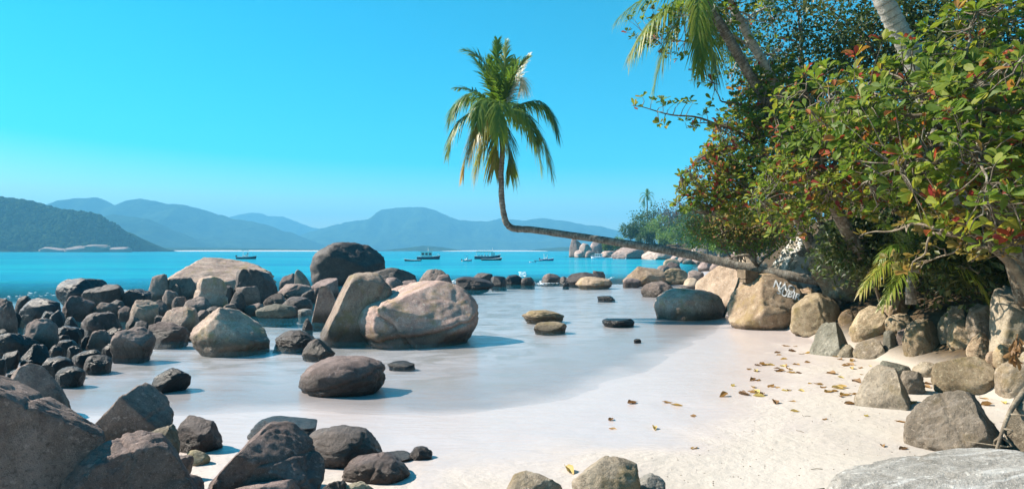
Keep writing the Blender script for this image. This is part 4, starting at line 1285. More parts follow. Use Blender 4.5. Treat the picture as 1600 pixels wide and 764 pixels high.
def leaves(P, D, U, size, tint, simple=False):
    Mx = frames(D, U)
    if simple:
        T = np.array([[0, 0, 0], [-.26, .5, .05], [.26, .5, .05], [0, 1, -.06]])
        f = np.array([[0, 2, 3, 1]])
        V = np.einsum('mk,nkj->nmj', T, Mx) * size[:, None, None] + P[:, None]
        F = [(f[None] + 4 * np.arange(len(P))[:, None, None]).reshape(-1, 4)]
        return V.reshape(-1, 3), F, np.repeat(tint, 4)
    m = len(LT)
    loc_ = np.repeat(LT[None], len(P), 0)
    loc_[:, :, 2] *= np.random.default_rng(len(P)).uniform(-0.8, 3.2, len(P))[:, None]
    loc_[:, :, 0] *= np.random.default_rng(len(P) + 1).uniform(0.75, 1.12, len(P))[:, None]
    V = np.einsum('nmk,nkj->nmj', loc_, Mx) * size[:, None, None] + P[:, None]
    k = m * np.arange(len(P))[:, None, None]
    return V.reshape(-1, 3), [(LF4[None] + k).reshape(-1, 4), (LF3[None] + k).reshape(-1, 3)], np.repeat(tint, m)


def cloud(ells, n, rg, shell=2.2):
    """points in a union of ellipsoids ((px,py,Y), (rx,ry,rz)), more of them near the skin"""
    vol = np.array([np.prod(r) ** 0.8 for _, r in ells])
    k = rg.choice(len(ells), n, p=vol / vol.sum())
    d = rg.normal(size=(n, 3))
    d /= np.linalg.norm(d, axis=1)[:, None]
    r = rg.random(n) ** (1 / 3 / shell * 1.6)
    C = np.array([at(*c) for c, _ in ells])
    Rr = np.array([q for _, q in ells])
    P = C[k] + d * r[:, None] * Rr[k]
    return P, d, k


def branches(trunk, tips, rg, r0, nl=10, r_twig=0.008, tw_ns=4):
    """trunk curve (rows x,y,z,r), limbs to the widest-spread tips and a twig to every other tip"""
    g = [tube(trunk[:, :3], trunk[:, 3], 10)]
    idx = [int(rg.integers(len(tips)))]
    dmin = np.linalg.norm(tips - tips[idx[0]], axis=1)
    for _ in range(nl - 1):
        j = int(np.argmax(dmin))
        idx.append(j)
        dmin = np.minimum(dmin, np.linalg.norm(tips - tips[j], axis=1))
    limb_pts = []
    nt = len(trunk)
    for j in idx:
        s = trunk[int(rg.integers(nt // 2, nt))]
        e = tips[j]
        m1 = s[:3] * 0.65 + e * 0.35 + rg.normal(0, 0.12, 3) + np.array([0, 0, 0.25])
        m2 = s[:3] * 0.3 + e * 0.7 + rg.normal(0, 0.12, 3) + np.array([0, 0, 0.15])
        c = spline(np.array([s[:3], m1, m2, e]), 18)
        c = c + 0.03 * np.stack([np.sin(np.arange(18) * 1.3 + j), np.cos(np.arange(18) * 1.1 + j), np.sin(np.arange(18) * 0.9)], -1)
        g.append(tube(c, np.linspace(r0 * 0.55, r_twig, 18), 6, False))
        limb_pts.append(c[5:])
    LP = np.concatenate(limb_pts)
    dirs = []
    for i, t in enumerate(tips):
        d = np.linalg.norm(LP - t, axis=1)
        b = LP[int(np.argmin(d))]
        m = (b + t) / 2 + rg.normal(0, 0.06, 3) - np.array([0, 0, 0.04])
        c = np.array([b, (b + m) / 2 + rg.normal(0, 0.02, 3), m, (m + t) / 2 + np.array([0, 0, 0.02]), t])
        g.append(tube(c, np.linspace(r_twig * 1.6, r_twig * 0.6, 5), tw_ns, False))
        v = t - m
        dirs.append(v / (np.linalg.norm(v) + 1e-6))
    return join(*g), np.array(dirs)


def almond_tree(label, trunk_px, ells, n, seed, size=(0.15, 0.25), red=0.12, extra=(), mat='almond', per=(5, 9), bark='bark', nl=12, r0=0.075):
    rg = np.random.default_rng(seed)
    tr = spline(np.array([[*at(a, b, c), r] for a, b, c, r in trunk_px]), 24)
    P, d, k = cloud(ells, n, rg)
    for (a, bb, m) in extra:
        q = np.linspace(0, 1, m)[:, None] * (at(*bb) - at(*a)) + at(*a)
        P = np.vstack([P, q + rg.normal(0, 0.07, q.shape)])
    P = P[P[:, 2] > 0.5]
    root = tr[0, :3]
    e = empty('almond_tree', root, label, 'tree', 'sea almond trees')
    (V, F, A), dirs = branches(tr, P, rg, r0, nl)
    obj('trunk', V, F, M[bark], e, root, attrs={'len': A})
    cnt = rg.integers(per[0], per[1] + 1, len(P))
    ii = np.repeat(np.arange(len(P)), cnt)
    m = len(ii)
    ax = dirs[ii] * 0.6 + np.array([-0.25, -0.1, 0.7])
    ax /= np.linalg.norm(ax, axis=1)[:, None]
    rd = rg.normal(size=(m, 3))
    rd -= (rd * ax).sum(1)[:, None] * ax
    rd /= np.linalg.norm(rd, axis=1)[:, None]
    D = rd * rg.uniform(0.6, 1.0, m)[:, None] + ax * rg.uniform(0.0, 0.75, m)[:, None]
    U = ax + rg.normal(0, 0.25, (m, 3))
    sz = rg.uniform(*size, m)
    ros = rg.random(len(P)) ** 1.0
    zone = np.clip(0.8 + 1.6 * vnoise(P * 1.2, seed), 0, 2.2)
    redros = rg.random(len(P)) < red * zone
    tint = np.clip(0.12 + 0.55 * rg.random(m) * (0.5 + 0.5 * ros[ii]) + rg.normal(0, 0.05, m), 0, 0.72)
    hot = (rg.random(m) < 0.05) | (redros[ii] & (rg.random(m) < 0.5))
    tint = np.where(hot, rg.uniform(0.74, 1.0, m), np.clip(tint + 0.12 * (zone[ii] - 0.6), 0, 0.76))
    V, F, A = leaves(P[ii] + D * 0.03, D, U, sz, tint)
    obj('crown', V, F, M[mat], e, root, smooth=False, attrs={'tint': A})
    return e


# crown spans are given where they grow: centre (picture column, row, metres ahead) and radii in metres
almond_tree('almond tree with the largest leaves, green and crimson, close at the picture edge',
            [(1612, 470, 9.2, 0.19), (1588, 400, 9.1, 0.16), (1556, 320, 9.0, 0.14), (1540, 230, 9.0, 0.12), (1500, 160, 9.2, 0.09)],
            [((1470, 215, 8.6), (1.25, 1.3, 0.95)), ((1560, 290, 7.8), (1.0, 1.2, 0.75)), ((1600, 190, 8.0), (1.1, 1.2, 1.1)), ((1380, 160, 9.5), (1.1, 1.1, 0.9)), ((1540, 90, 9.5), (1.4, 1.4, 0.9))],
            600, 21, (0.115, 0.205), 0.14, nl=14)
almond_tree('almond tree with mixed green and red leaves above the root bank',
            [(1345, 400, 12.4, 0.15), (1318, 350, 12.2, 0.12), (1292, 300, 12.0, 0.10), (1275, 240, 12, 0.08)],
            [((1310, 250, 11.4), (1.15, 1.2, 1.05)), ((1390, 290, 10.4), (0.95, 1.0, 0.7)), ((1240, 310, 12.0), (0.85, 0.9, 0.75)), ((1290, 175, 11.6), (1.0, 1.1, 0.8))],
            600, 22, (0.09, 0.175), 0.2, nl=16)
almond_tree('almond tree reaching furthest over the beach with a long bare-tipped branch',
            [(1270, 390, 18.25, 0.16), (1240, 330, 18.00, 0.13), (1200, 260, 17.50, 0.11), (1180, 200, 17.25, 0.08)],
            [((1185, 235, 16.50), (1.38, 1.50, 1.19)), ((1120, 285, 17.00), (0.94, 1.12, 0.81)), ((1210, 155, 16.75), (1.19, 1.25, 0.88)), ((1170, 320, 17.25), (1.12, 1.25, 0.62)), ((1085, 310, 17.00), (0.50, 0.75, 0.44))],
            900, 23, (0.11, 0.205), 0.32, extra=[((1170, 168, 16.00), (992, 162, 15.50), 16), ((1150, 185, 16.00), (1040, 200, 15.50), 12), ((1130, 240, 16.50), (1060, 275, 16.25), 10), ((1120, 130, 16.25), (1080, 120, 16.00), 6)], nl=14)
almond_tree('lichen-pale leaning tree with loose leaves at the top of the picture',
            [(1285, 330, 17.25, 0.16), (1240, 190, 16.80, 0.13), (1205, 120, 16.58, 0.12), (1165, 50, 16.35, 0.10), (1130, -20, 16.24, 0.08)],
            [((1075, 45, 16.35), (1.1, 1.1, 0.75)), ((1150, 10, 16.58), (1.3, 1.2, 0.9)), ((1010, 40, 16.35), (0.5, 0.6, 0.5)), ((1190, 100, 16.80), (0.9, 0.9, 0.7))],
            260, 24, (0.10, 0.17), 0.1, bark='palebark', nl=10)
almond_tree('yellow-leaved low branches hanging over the shaded rocks', [(1640, 520, 8.8, 0.10), (1600, 440, 8.7, 0.07), (1560, 395, 8.6, 0.05), (1520, 385, 8.6, 0.03)],
            [((1560, 380, 8.4), (0.55, 0.6, 0.28)), ((1440, 405, 9.6), (0.55, 0.6, 0.22)), ((1500, 345, 9.0), (0.7, 0.7, 0.3)), ((1370, 350, 10), (0.6, 0.5, 0.25))], 42, 25, (0.10, 0.17), 0.5, mat='yellow', bark='twig', nl=6, r0=0.05)


def bushy(name, label, root, ells, n, size, mat, seed, cat='tree', group=None, trunk=None, bark='bark', nl=8, ntips=40, tint_hi=1.0, r0=0.12, jit=0.16, clump=26):
    """many small leaf faces in uneven clumps round twig ends"""
    rg = np.random.default_rng(seed)
    root = np.asarray(root, float)
    e = empty(name, root, label, cat, group)
    P, d, k = cloud(ells, ntips, rg, 1.6)
    C = np.array([at(*c) for c, _ in ells]).mean(0)
    if trunk is None:
        trunk = np.array([[*root, r0], [*(root * 0.5 + C * 0.5 + rg.normal(0, 0.1, 3)), r0 * 0.75], [*C, r0 * 0.5]])
    (V, F, A), _ = branches(spline(trunk, 16), P, rg, r0, min(nl, ntips), 0.012, 3)
    obj('trunk', V, F, M[bark], e, root, attrs={'len': A})
    span = max(r[0] for _, r in ells)
    nc = max(ntips * 3, n // clump)
    Cc, dd, kk = cloud(ells, nc, rg, 1.9)
    near = rg.integers(0, nc, n)
    Q = Cc[near] + rg.normal(0, jit * span, (n, 3)) * np.array([1, 1, 0.75])
    D = rg.normal(size=(n, 3)) + dd[near] * 0.8 + np.array([0, 0, -0.15])
    U = rg.normal(size=(n, 3)) * 0.6 + np.array([-0.2, 0, 1.0])
    tint = np.clip(rg.random(nc)[near] * 0.7 * tint_hi + 0.3 * rg.random(n) * tint_hi, 0, 1)
    V, F, A = leaves(Q, D, U, rg.uniform(*size, n), tint, True)
    obj('crown', V, F, M[mat], e, root, smooth=False, attrs={'tint': A})
    return e


# the wood behind
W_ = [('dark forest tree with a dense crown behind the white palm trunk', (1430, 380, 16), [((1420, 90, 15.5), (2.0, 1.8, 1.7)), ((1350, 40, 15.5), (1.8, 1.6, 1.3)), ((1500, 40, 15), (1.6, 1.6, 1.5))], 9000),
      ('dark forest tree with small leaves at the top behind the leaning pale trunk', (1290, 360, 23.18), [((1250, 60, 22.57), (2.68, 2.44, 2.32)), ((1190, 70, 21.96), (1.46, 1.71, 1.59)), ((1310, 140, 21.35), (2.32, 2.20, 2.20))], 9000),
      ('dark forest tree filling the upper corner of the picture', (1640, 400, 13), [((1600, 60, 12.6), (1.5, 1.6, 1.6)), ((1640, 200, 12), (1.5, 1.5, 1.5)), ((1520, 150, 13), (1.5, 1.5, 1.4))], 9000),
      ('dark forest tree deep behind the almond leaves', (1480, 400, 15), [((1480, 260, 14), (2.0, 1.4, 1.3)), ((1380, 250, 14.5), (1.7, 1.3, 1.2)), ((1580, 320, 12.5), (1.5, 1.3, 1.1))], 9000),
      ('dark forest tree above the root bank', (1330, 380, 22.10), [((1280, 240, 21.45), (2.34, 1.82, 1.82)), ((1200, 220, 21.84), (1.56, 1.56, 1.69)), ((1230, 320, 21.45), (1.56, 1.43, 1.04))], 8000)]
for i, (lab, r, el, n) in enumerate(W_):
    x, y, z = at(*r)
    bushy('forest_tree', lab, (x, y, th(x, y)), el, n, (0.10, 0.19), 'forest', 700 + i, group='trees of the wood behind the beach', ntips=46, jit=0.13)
# dark undergrowth on the bank
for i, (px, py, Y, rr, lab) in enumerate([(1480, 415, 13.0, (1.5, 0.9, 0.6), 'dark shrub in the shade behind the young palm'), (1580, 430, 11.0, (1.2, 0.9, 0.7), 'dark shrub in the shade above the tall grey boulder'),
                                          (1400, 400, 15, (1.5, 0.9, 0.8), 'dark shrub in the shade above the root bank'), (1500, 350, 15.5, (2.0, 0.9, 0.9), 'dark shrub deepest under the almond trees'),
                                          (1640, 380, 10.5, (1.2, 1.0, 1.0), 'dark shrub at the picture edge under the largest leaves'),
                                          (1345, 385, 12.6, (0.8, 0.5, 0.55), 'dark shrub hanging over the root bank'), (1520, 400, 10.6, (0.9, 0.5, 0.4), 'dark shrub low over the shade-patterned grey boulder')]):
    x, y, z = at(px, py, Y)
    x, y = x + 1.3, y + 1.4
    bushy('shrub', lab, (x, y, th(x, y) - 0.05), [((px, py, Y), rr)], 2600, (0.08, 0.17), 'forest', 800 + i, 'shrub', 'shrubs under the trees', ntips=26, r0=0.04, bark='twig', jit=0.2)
# dry twiggy shrub beside the lichen boulder
x, y, z = at(1180, 392, 21.0)
bushy('dry_shrub', 'dry twiggy shrub with yellow and rust leaves left of the lichen boulder', (x, y, th(x, y)), [((1165, 352, 19.8), (1.4, 0.9, 0.62)), ((1118, 348, 20.2), (1.0, 0.8, 0.5)), ((1215, 342, 19.4), (1.0, 0.8, 0.55))],
      5200, (0.06, 0.13), 'dryshrub', 901, 'shrub', None, ntips=120, r0=0.06, bark='twig', nl=16, jit=0.16)
x, y, z = at(1130, 385, 21)
bushy('dry_shrub', 'greener low shrub beyond the rust-leaved one', (x, y, th(x, y)), [((1130, 368, 20.5), (1.2, 1.0, 0.45)), ((1185, 375, 20), (0.9, 0.8, 0.35))], 3600, (0.06, 0.13), 'brightleaf', 902, 'shrub', None, ntips=50, r0=0.05, bark='twig', jit=0.16)

# headland trees: each its own crown
HT = [(1000, 360, 215, 3.6, 'coastleaf', 'dark tree at the seaward edge of the headland wood'), (985, 365, 210, 2.6, 'coastleaf', 'low dark tree at the point of the headland wood'),
      (1018, 345, 220, 4.6, 'coastleaf', 'tall green tree under the headland palm'), (1030, 362, 205, 3.8, 'brightleaf', 'fresh green tree in front of the headland wood'),
      (1048, 345, 215, 5.2, 'greyleaf', 'grey-leaved rounded tree topping the headland wood'), (1065, 352, 205, 4.4, 'greyleaf', 'smaller grey-leaved tree beside the rounded one'),
      (1075, 362, 185, 4.2, 'coastleaf', 'dark tree where the headland meets the almond leaves'), (1040, 374, 190, 2.2, 'brightleaf', 'bright green bush over the pinkish rocks'),
      (1060, 372, 180, 2.6, 'brightleaf', 'green bush right of the bright green one'), (1010, 375, 200, 2.4, 'coastleaf', 'dark low bush over the sloping rock face'),
      (950, 389, 203, 1.7, 'brightleaf', 'yellow-green shrub left on the headland rocks'), (965, 387, 203, 2.0, 'brightleaf', 'yellow-green shrub above the sloping rock face'),
      (1090, 355, 160, 3.8, 'coastleaf', 'tree half hidden by the almond leaves'), (1105, 368, 130, 3.0, 'coastleaf', 'low tree behind the dry shrub'), (1085, 378, 150, 2.2, 'coastleaf', 'bush above the grey shore boulder'),
      (1125, 350, 120, 4.0, 'coastleaf', 'tree behind the dry shrub and almond leaves'), (1130, 378, 90, 1.6, 'brightleaf', 'bush on the shore behind the dry shrub'), (1085, 338, 200, 3.4, 'coastleaf', 'far tree at the back of the headland wood'),
      (1170, 372, 60, 1.6, 'coastleaf', 'bush on the shore behind the lichen boulder'), (1150, 340, 100, 4.5, 'coastleaf', 'tall tree on the shore behind the almond tree'), (1200, 330, 70, 4.2, 'coastleaf', 'broad tree on the shore behind the almond trunk')]
for i, (px, py, Y, r, mat, lab) in enumerate(HT):
    if Y > 125:
        r, py = r * 1.28, py - 6
    x, y, z = at(px, py, Y)
    g = th(x, y)
    bushy('headland_tree', lab, (x, y, max(min(g, z - r * 0.7), 0.3)), [((px, py, Y), (r, r * 0.9, r * 0.8)), ((px - 300 * r / Y, py + 250 * r / Y, Y - 0.3 * r), (r * 0.7, r * 0.7, r * 0.55)), ((px + 400 * r / Y, py + 200 * r / Y, Y), (r * 0.65, r * 0.7, r * 0.6))],
          1900, (0.16 * r ** 0.5 + 0.1, 0.30 * r ** 0.5 + 0.15), mat, 1000 + i, 'tree', 'trees on the headland', ntips=16, r0=0.07 * r, nl=6, jit=0.15)
coconut_palm('coconut_palm', 'small distant palm standing out above the headland wood',
             [(1014, 384, 222, 0.3), (1012, 350, 222, 0.22), (1011, 308, 222, 0.2)],
             [(1000, 314, 0, 1004, 302, 0, 0, ''), (1022, 314, 0, 1019, 301, 0, 0, ''), (1002, 304, 0.5, 1006, 298, 0, 0, ''), (1020, 304, 0, 1017, 297, 0, 0, ''), (1011, 296, 0, 1011, 302, 0, 0, ''), (1006, 322, 0, 1005, 306, 0, 0.1, ''),
              (1017, 322, 0, 1017, 306, 0, 0.1, ''), (1010, 313, -2.5, 1010, 302, -1.5, 0, '')], (1011, 307, 222), None, L=1.5, n=24, rs=0.08)


# ------------------------------------------------------------------ boats
def hull(L, Bm, D, sheer=0.25, bow=0.9, m=18):
    """closed displacement hull, bow towards +x, waterline at z=0"""
    s = np.linspace(0, 1, m)
    half = Bm / 2 * np.where(s < 0.5, 0.82 + 0.18 * np.sin(s * math.pi), np.cos((s - 0.5) * math.pi) ** 0.62)
    half = np.maximum(half, 0.015)
    top = D + sheer * (2 * s - 0.8).clip(0, 2) ** 2 + sheer * 0.3 * (1 - s) ** 2
    prof = np.array([[1.0, 1.0], [1.0, 0.55], [0.82, 0.12], [0.3, -0.25], [0.0, -0.3]])
    V = []
    for i in range(m):
        x = (s[i] - 0.5) * L
        for sgn in (1, -1):
            for a, b in (prof if sgn > 0 else prof[::-1][1:]):
                z = b * top[i] if b > 0 else b * D
                V.append([x + bow * 0.12 * L * max(s[i] - 0.6, 0) * max(b, 0), sgn * half[i] * a, z])
    k = 9
    V = np.array(V)
    F = []
    for i in range(m - 1):
        for j in range(k - 1):
            F.append([i * k + j, i * k + j + 1, (i + 1) * k + j + 1, (i + 1) * k + j])
        F.append([i * k + k - 1, i * k, (i + 1) * k, (i + 1) * k + k - 1])
    n = len(V)
    V = np.vstack([V, V[:k].mean(0), V[-k:].mean(0)])
    F3 = [[n, (j + 1) % k, j] for j in range(k)] + [[n + 1, (m - 1) * k + j, (m - 1) * k + (j + 1) % k] for j in range(k)]
    # sink the deck: the flat lid sits a hand below the gunwale (a rim tube marks the edge)
    rim = np.array([V[i * k] for i in range(m)] + [V[i * k + k - 1] for i in range(m - 1, -1, -1)])
    return V, [np.array(F), np.array(F3)], rim


def boat(name, label, px, py, wpx, kind, hullmat, rz, cat='boat'):
    Y = CAM_H * FPX / (py - HOR)
    x, y, _ = at(px, py, Y)
    L = 1.12 * wpx / FPX * Y / max(abs(math.cos(rz)), 0.5)
    e = empty(name, (x, y, 0), label, cat, 'boats moored in the bay')

    def put(nm, geo, mat, parent=e, smooth=False):
        V, F = geo[0], geo[1]
        ca, sa = math.cos(rz), math.sin(rz)
        W = np.stack([V[:, 0] * ca - V[:, 1] * sa + x, V[:, 0] * sa + V[:, 1] * ca + y, V[:, 2]], -1)
        o = obj(nm, W, F, M[mat], e, (x, y, 0), smooth=smooth)
        if parent is not e:
            o.parent = parent
            o.location = (0, 0, 0)
        return o
    Bm, D = L * 0.28, L * 0.105
    if kind == 'skiff':
        D = L * 0.07
    V, F, rim = hull(L, Bm, D, L * 0.05)
    put('hull', (V, F), hullmat)
    g = tube(np.vstack([rim, rim[:1]]), 0.012 * L, 5)
    put('gunwale', g, 'white' if hullmat != 'white' else 'blue')
    if kind == 'skiff':
        put('seat', join(box((L * 0.05, 0, D * 0.98), (L * 0.06, Bm * 0.8, 0.03 * L)), box((-L * 0.2, 0, D * 0.98), (L * 0.06, Bm * 0.8, 0.03 * L))), 'white')
        put('outboard_motor', join(box((-L * 0.52, 0, D * 1.3), (0.05 * L, 0.05 * L, 0.09 * L)), box((-L * 0.525, 0, D * 0.5), (0.02 * L, 0.02 * L, 0.16 * L))), 'black')
    elif kind == 'cabin':
        c0, c1, hc = -0.32 * L, 0.18 * L, 0.22 * L
        cab = put('cabin', box(((c0 + c1) / 2, 0, D + hc / 2), (c1 - c0, Bm * 0.8, hc)), 'white')
        for sg in (-1, 1):
            for k in range(3):
                put('window', box((c0 + (k + 0.55) * (c1 - c0) / 3.1, sg * (Bm * 0.4 + 0.006), D + hc * 0.62), ((c1 - c0) * 0.22, 0.02, hc * 0.42)), 'glass', cab)
        put('windscreen', box((c1 + 0.006, 0, D + hc * 0.65), (0.02, Bm * 0.5, hc * 0.42)), 'glass', cab)
        put('roof', box(((c0 + c1) / 2 - 0.01 * L, 0, D + hc + 0.012 * L), (c1 - c0 + 0.1 * L, Bm * 0.92, 0.035 * L)), 'white')
        put('mast', tube(np.array([[0, 0, D + hc], [0, 0, D + hc + 0.22 * L]]), 0.008 * L, 6), 'white')
        put('railing', tube(spline(np.array([[0.2 * L, Bm * 0.36, D * 1.9], [0.4 * L, Bm * 0.15, D * 2.2], [0.47 * L, 0, D * 2.3], [0.4 * L, -Bm * 0.15, D * 2.2], [0.2 * L, -Bm * 0.36, D * 1.9]]), 20), 0.006 * L, 5), 'white')
    elif kind == 'tour':
        c0, c1, hc = -0.42 * L, 0.22 * L, 0.17 * L
        put('awning', join(box(((c0 + c1) / 2, 0, D + hc + 0.012 * L), (c1 - c0 + 0.04 * L, Bm * 0.95, 0.05 * L)), box(((c0 + c1) / 2, 0, D + hc + 0.035 * L), (c1 - c0 - 0.08 * L, Bm * 0.7, 0.02 * L))), 'white')
        for sg in (-1, 1):
            for k in range(5):
                put('awning_post', tube(np.array([[c0 + k * (c1 - c0) / 4, sg * Bm * 0.41, D * 0.9], [c0 + k * (c1 - c0) / 4, sg * Bm * 0.41, D + hc]]), 0.006 * L, 6), 'white')
        hs_ = put('wheelhouse', box((c1 + 0.02 * L, 0, D + hc * 0.5), (0.14 * L, Bm * 0.6, hc)), 'white')
        put('window', box((c1 + 0.093 * L, 0, D + hc * 0.68), (0.012, Bm * 0.46, hc * 0.4)), 'glass', hs_)
        put('bench', join(*[box((c0 + 0.1 * L + k * 0.12 * L, 0, D + 0.03 * L), (0.05 * L, Bm * 0.7, 0.05 * L)) for k in range(4)]), 'blue')
        put('mast', tube(np.array([[c1, 0, D + hc], [c1, 0, D + hc + 0.17 * L]]), 0.008 * L, 6), 'white')
    elif kind == 'console':
        put('console', join(box((0.02 * L, 0, D + 0.08 * L), (0.10 * L, Bm * 0.36, 0.16 * L)), box((-0.12 * L, 0, D + 0.04 * L), (0.10 * L, Bm * 0.5, 0.08 * L))), 'white')
        put('windscreen', box((0.075 * L, 0, D + 0.19 * L), (0.012 * L, Bm * 0.34, 0.08 * L)), 'glass')
        put('canopy', box((-0.06 * L, 0, D + 0.36 * L), (0.3 * L, Bm * 0.7, 0.018 * L)), 'white' if hullmat != 'white' else 'blue')
        for sx in (-0.18, 0.07):
            for sg in (-1, 1):
                put('canopy_post', tube(np.array([[sx * L, sg * Bm * 0.3, D * 0.9], [sx * L, sg * Bm * 0.3, D + 0.36 * L]]), 0.007 * L, 5), 'white')
        put('outboard_motor', join(box((-L * 0.53, 0, D * 1.5), (0.06 * L, 0.07 * L, 0.10 * L)), box((-L * 0.535, 0, D * 0.5), (0.025 * L, 0.025 * L, 0.18 * L))), 'black')
    return e


boat('fishing_boat', 'dark-hulled cabin boat beside the dome boulder, white cabin roof', 669, 405.2, 31, 'cabin', 'navy', 0.1)
boat('skiff', 'low dark open skiff just left of the cabin boat', 645, 408.0, 22, 'skiff', 'black', math.pi + 0.1)
boat('motor_boat', 'small white boat alone between the two larger boats', 729.5, 408.3, 13, 'console', 'white', 0.6)
boat('tour_boat', 'longest boat, dark hull under a full-length white awning', 761, 404.8, 35, 'tour', 'navy', 0.05)
boat('fishing_boat', 'black boat lying close in front of the long awning boat', 768, 406.8, 27, 'skiff', 'black', 0.15)
boat('dinghy', 'smallest white dinghy, furthest left of the blue and white trio', 832, 410.0, 8.5, 'skiff', 'white', 2.6)
boat('motor_boat', 'blue open boat in the middle of the trio', 841, 407.8, 11, 'skiff', 'blue', 0.1)
boat('motor_boat', 'blue and white canopied boat at the landward end of the trio', 854, 407.4, 19, 'console', 'blue', 0.15)
boat('motor_boat', 'grey boat behind the whale-backed boulder', 385, 404.8, 26, 'console', 'navy', 0.05)
boat('motor_boat', 'white motor boat moored against the headland rocks', 934, 403.9, 17, 'cabin', 'white', 2.7)
boat('motor_boat', 'white boat moored below the long sloping rock face', 984, 404.6, 13, 'console', 'white', 0.2)
boat('motor_boat', 'small white boat moored below the pinkish rock face', 1007, 405.6, 9, 'skiff', 'white', 0.3)


# ------------------------------------------------------------------ foam where the swell meets the reef
def foam(label, patches, seed):
    rg = np.random.default_rng(seed)
    g = []
    u, f = ico(1)
    for x0, x1, y0, y1, n in patches:
        for _ in range(n):
            px, py = rg.uniform(x0, x1), rg.uniform(y0, y1)
            Y = CAM_H * FPX / (py - HOR)
            p = at(px, py, Y)
            s = rg.uniform(0.4, 1.5) * 0.0009 * Y
            g.append((u * np.array([s * rg.uniform(1.5, 4), s * rg.uniform(1, 3), s * 0.5]) + p, f))
    V, F, A = join(*g)
    tag(obj('foam', V, F, M['foam'], smooth=True), label, 'foam', kind='stuff')


foam('white foam washing between the reef rocks', [(845, 915, 439, 443, 130), (790, 850, 441, 444.5, 60), (700, 714, 436, 446, 30), (880, 960, 433, 436, 30), (812, 822, 424, 432, 30)], 3)
foam('white spray at the open sea edge of the black rocks', [(188, 225, 452, 470, 110), (40, 100, 456, 464, 18), (0, 40, 462, 468, 8), (160, 190, 445, 462, 30)], 4)


# ------------------------------------------------------------------ fallen leaves: each lies where it fell
def leaf_mesh(seed):
    rg = np.random.default_rng(seed)
    s = np.linspace(0, 1, 9)
    w = 0.30 * np.sin(np.clip(s, 0.02, 0.98) ** 1.35 * math.pi) ** 0.7
    cu, fo, tw = rg.uniform(0.2, 0.9), rg.uniform(0.1, 0.9), rg.uniform(-0.8, 0.8)
    V = []
    for i in range(9):
        for q in (-1, -0.5, 0, 0.5, 1):
            z = fo * abs(q) ** 1.5 * w[i] * 1.1 + cu * 0.35 * (s[i] - 0.45) ** 2 + tw * q * w[i] * (s[i] - 0.5) + 0.02 * rg.normal()
            V.append([w[i] * q * (1 - 0.3 * fo * abs(q)), s[i] - 0.5, z])
    V = np.array(V)
    V[:, 2] -= V[:, 2].min() - 0.01
    F = grid_faces(5, 9)
    stem = tube(np.array([[0, -0.5, V[2, 2]], [0.01, -0.58, V[2, 2] + 0.02], [0.03, -0.66, V[2, 2] + 0.015]]), 0.008, 4)
    return join((V, F, np.full(len(V), 0)), (stem[0], stem[1], np.zeros(len(stem[0]))))


leaf_protos = []
for k in range(10):
    V, F, A = leaf_mesh(50 + k)
    me_o = obj('fallen_leaf', V, F, M['deadleaf'], attrs={'tint': np.full(len(V), (k * 0.37) % 1.0)})
    leaf_protos.append(me_o)
LEAVES = [(988, 630), (1043, 629), (1056, 633), (955, 656), (958, 670), (1023, 670), (1083, 650), (1084, 700), (1145, 603), (1131, 619), (1163, 617), (1205, 604), (1265, 599), (1210, 629), (1238, 627), (1242, 643),
          (1288, 655), (1295, 612), (1354, 650), (1380, 697), (1412, 701), (1408, 659), (1425, 671), (1329, 631), (1304, 611), (890, 737), (1183, 580), (1345, 585), (1360, 572), (1328, 570), (1335, 595),
          (1505, 716), (1525, 718), (1565, 700), (1575, 733), (1590, 705), (1580, 690), (1420, 632), (1440, 633), (1600, 715), (1450, 600), (1465, 592), (1470, 585)]
rg = np.random.default_rng(77)
for _ in range(400):
    if len(LEAVES) >= 150:
        break
    z = rg.random()
    if z < 0.5:
        p = (rg.uniform(1170, 1345), rg.uniform(540, 620))
        if (p[0] - 1170) * 0.35 + 545 > p[1] + 40 or p[1] > 660 - (1345 - p[0]) * 0.2:
            continue
    elif z < 0.85:
        p = (rg.uniform(1385, 1510), rg.uniform(540, 572))
    else:
        p = (rg.uniform(1490, 1600), rg.uniform(600, 740))
    LEAVES.append(p)
GRP = 'dry leaves fallen on the sand'
for i, (px, py) in enumerate(LEAVES):
    o = leaf_protos[i] if i < len(leaf_protos) else leaf_protos[i % 10].copy()
    if i >= len(leaf_protos):
        COL.objects.link(o)
    Y = 8.0
    for _ in range(6):
        x, y, _z = at(px, py, Y)
        g = th(x, Y)
        Y = (CAM_H - g) * FPX / (py - HOR)
    x = (px - 800) / FPX * Y
    s = rg.uniform(0.09, 0.2)
    o.location = (x, Y, th(x, Y) - 0.004)
    o.scale = (s * rg.uniform(0.8, 1.1), s, s * rg.uniform(0.7, 1.2))
    o.rotation_euler = (rg.normal(0, 0.12), rg.normal(0, 0.12), rg.uniform(0, 6.28))
    tag(o, 'dry curled brown or yellow leaf fallen on the pale sand', 'leaf', GRP)

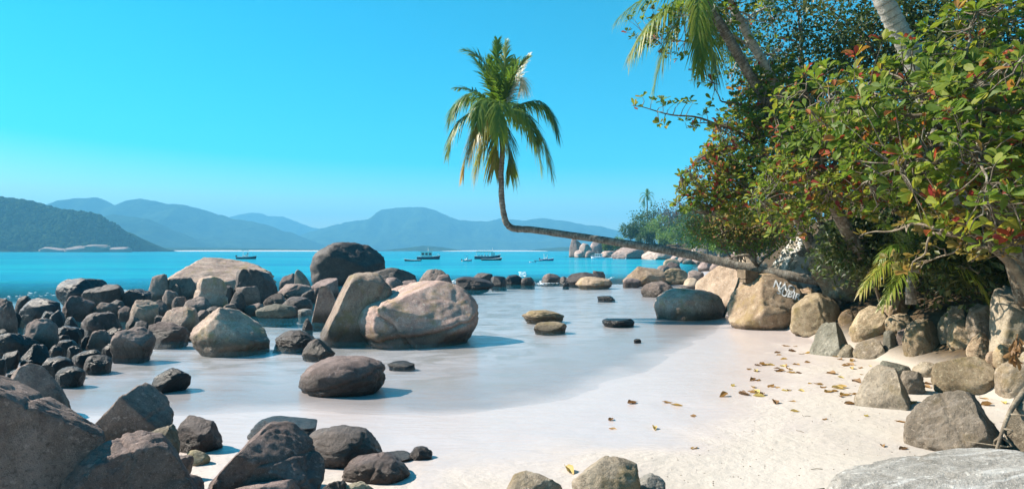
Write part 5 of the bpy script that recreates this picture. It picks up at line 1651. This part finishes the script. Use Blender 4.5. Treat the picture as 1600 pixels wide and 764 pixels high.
# dry root hanging at the picture edge, red dead leaf spray, driftwood twig
g = []
rg = np.random.default_rng(9)
base = spline(np.array([at(1600, 612, 6.6), at(1580, 640, 6.3), at(1568, 668, 6.1), at(1556, 705, 5.95)]), 20)
g.append(tube(base, np.linspace(0.028, 0.012, 20), 7))
for k in range(7):
    a = base[int(rg.integers(2, 18))]
    g.append(tube(spline(np.array([a, a + rg.normal(0, 0.07, 3) + np.array([0.05, 0, -0.03]), a + rg.normal(0, 0.13, 3) + np.array([0.08, 0, -0.1])]), 8), np.linspace(0.012, 0.004, 8), 5))
V, F, A = join(*g)
tag(obj('dry_root', V, F, M['twig'], loc=base[0]), 'dry forked root hanging over the grey boulder at the picture edge', 'root')
P = np.array([at(1590, 522, 8.2), at(1588, 540, 8.1), at(1584, 558, 8.05)])
rg = np.random.default_rng(10)
n = 26
pp = spline(P, 20)[rg.integers(3, 20, n)] + rg.normal(0, 0.03, (n, 3))
D = rg.normal(0, 0.4, (n, 3)) + np.array([0, -0.1, -1.0])
a1 = leaves(pp, D, rg.normal(size=(n, 3)), rg.uniform(0.09, 0.15, n), rg.uniform(0.0, 0.3, n))
t1 = tube(spline(P, 12), 0.008, 5)
o = obj('dead_leaf_spray', *join((a1[0], a1[1], a1[2]), (t1[0], t1[1], np.zeros(len(t1[0]))))[:2], M['deadleaf'], loc=P[0], attrs={'tint': np.full(len(a1[0]) + len(t1[0]), 0.1)})
tag(o, 'rust-red spray of dead leaves hanging over the square tan rock', 'leaf spray')
c = [at(1240, 762, 5.4), at(1262, 756, 5.45), at(1288, 747, 5.5)]
c = [np.array([q[0], q[1], th(q[0], q[1]) + 0.006]) for q in c]
V, F, A = tube(spline(np.array(c), 14), 0.006, 5)
tag(obj('twig', V, F, M['bark'], loc=c[0]), 'thin dark twig lying on the sand by the whitish boulder', 'twig')

rg = np.random.default_rng(31)
u, f = ico(1)
g = []
for _ in range(420):
    px, py = rg.uniform(1000, 1600), 545 + 215 * rg.random() ** 0.8
    if py < 720 - (px - 1000) * 0.36:
        continue
    Y, gz = ground_hit(px, py)
    if Y < 3:
        continue
    x = (px - 800) / FPX * Y
    s = rg.uniform(0.002, 0.008)
    if rg.random() < 0.03:
        a = rg.uniform(0, 3.14)
        dv = np.array([math.cos(a), math.sin(a), 0]) * rg.uniform(0.03, 0.1)
        p = np.array([x, Y, gz + 0.004])
        tb = tube(np.array([p - dv, p + np.array([0, 0, 0.006]), p + dv]), 0.003, 4, False)
        g.append((tb[0], tb[1]))
    else:
        g.append((u * s * np.array([1, rg.uniform(0.6, 1.2), 0.7]) + np.array([x, Y, gz + s * 0.3]), f))
V, F, A = join(*g)
tag(obj('beach_debris', V, F, M['twig'], smooth=False), 'specks of grit, shell and twig scattered over the dry sand', 'debris', kind='stuff')

# ------------------------------------------------------------------ the air of the bay
V, F = box((0, 2630, 147), (10800, 5500, 306))
hz_m = bpy.data.materials.new('haze')
hz_m.use_nodes = True
nt = hz_m.node_tree
nt.nodes.remove(nt.nodes['Principled BSDF'])
pv = nt.nodes.new('ShaderNodeVolumePrincipled')
pv.inputs['Color'].default_value = (0.19, 0.63, 1.0, 1)
pv.inputs['Density'].default_value = 0.00041
nt.links.new(pv.outputs[0], nt.nodes['Material Output'].inputs['Volume'])
hz_o = obj('haze', V, F, hz_m, smooth=False)
tag(hz_o, 'blue sea haze fading the far mountains', 'haze', kind='stuff')
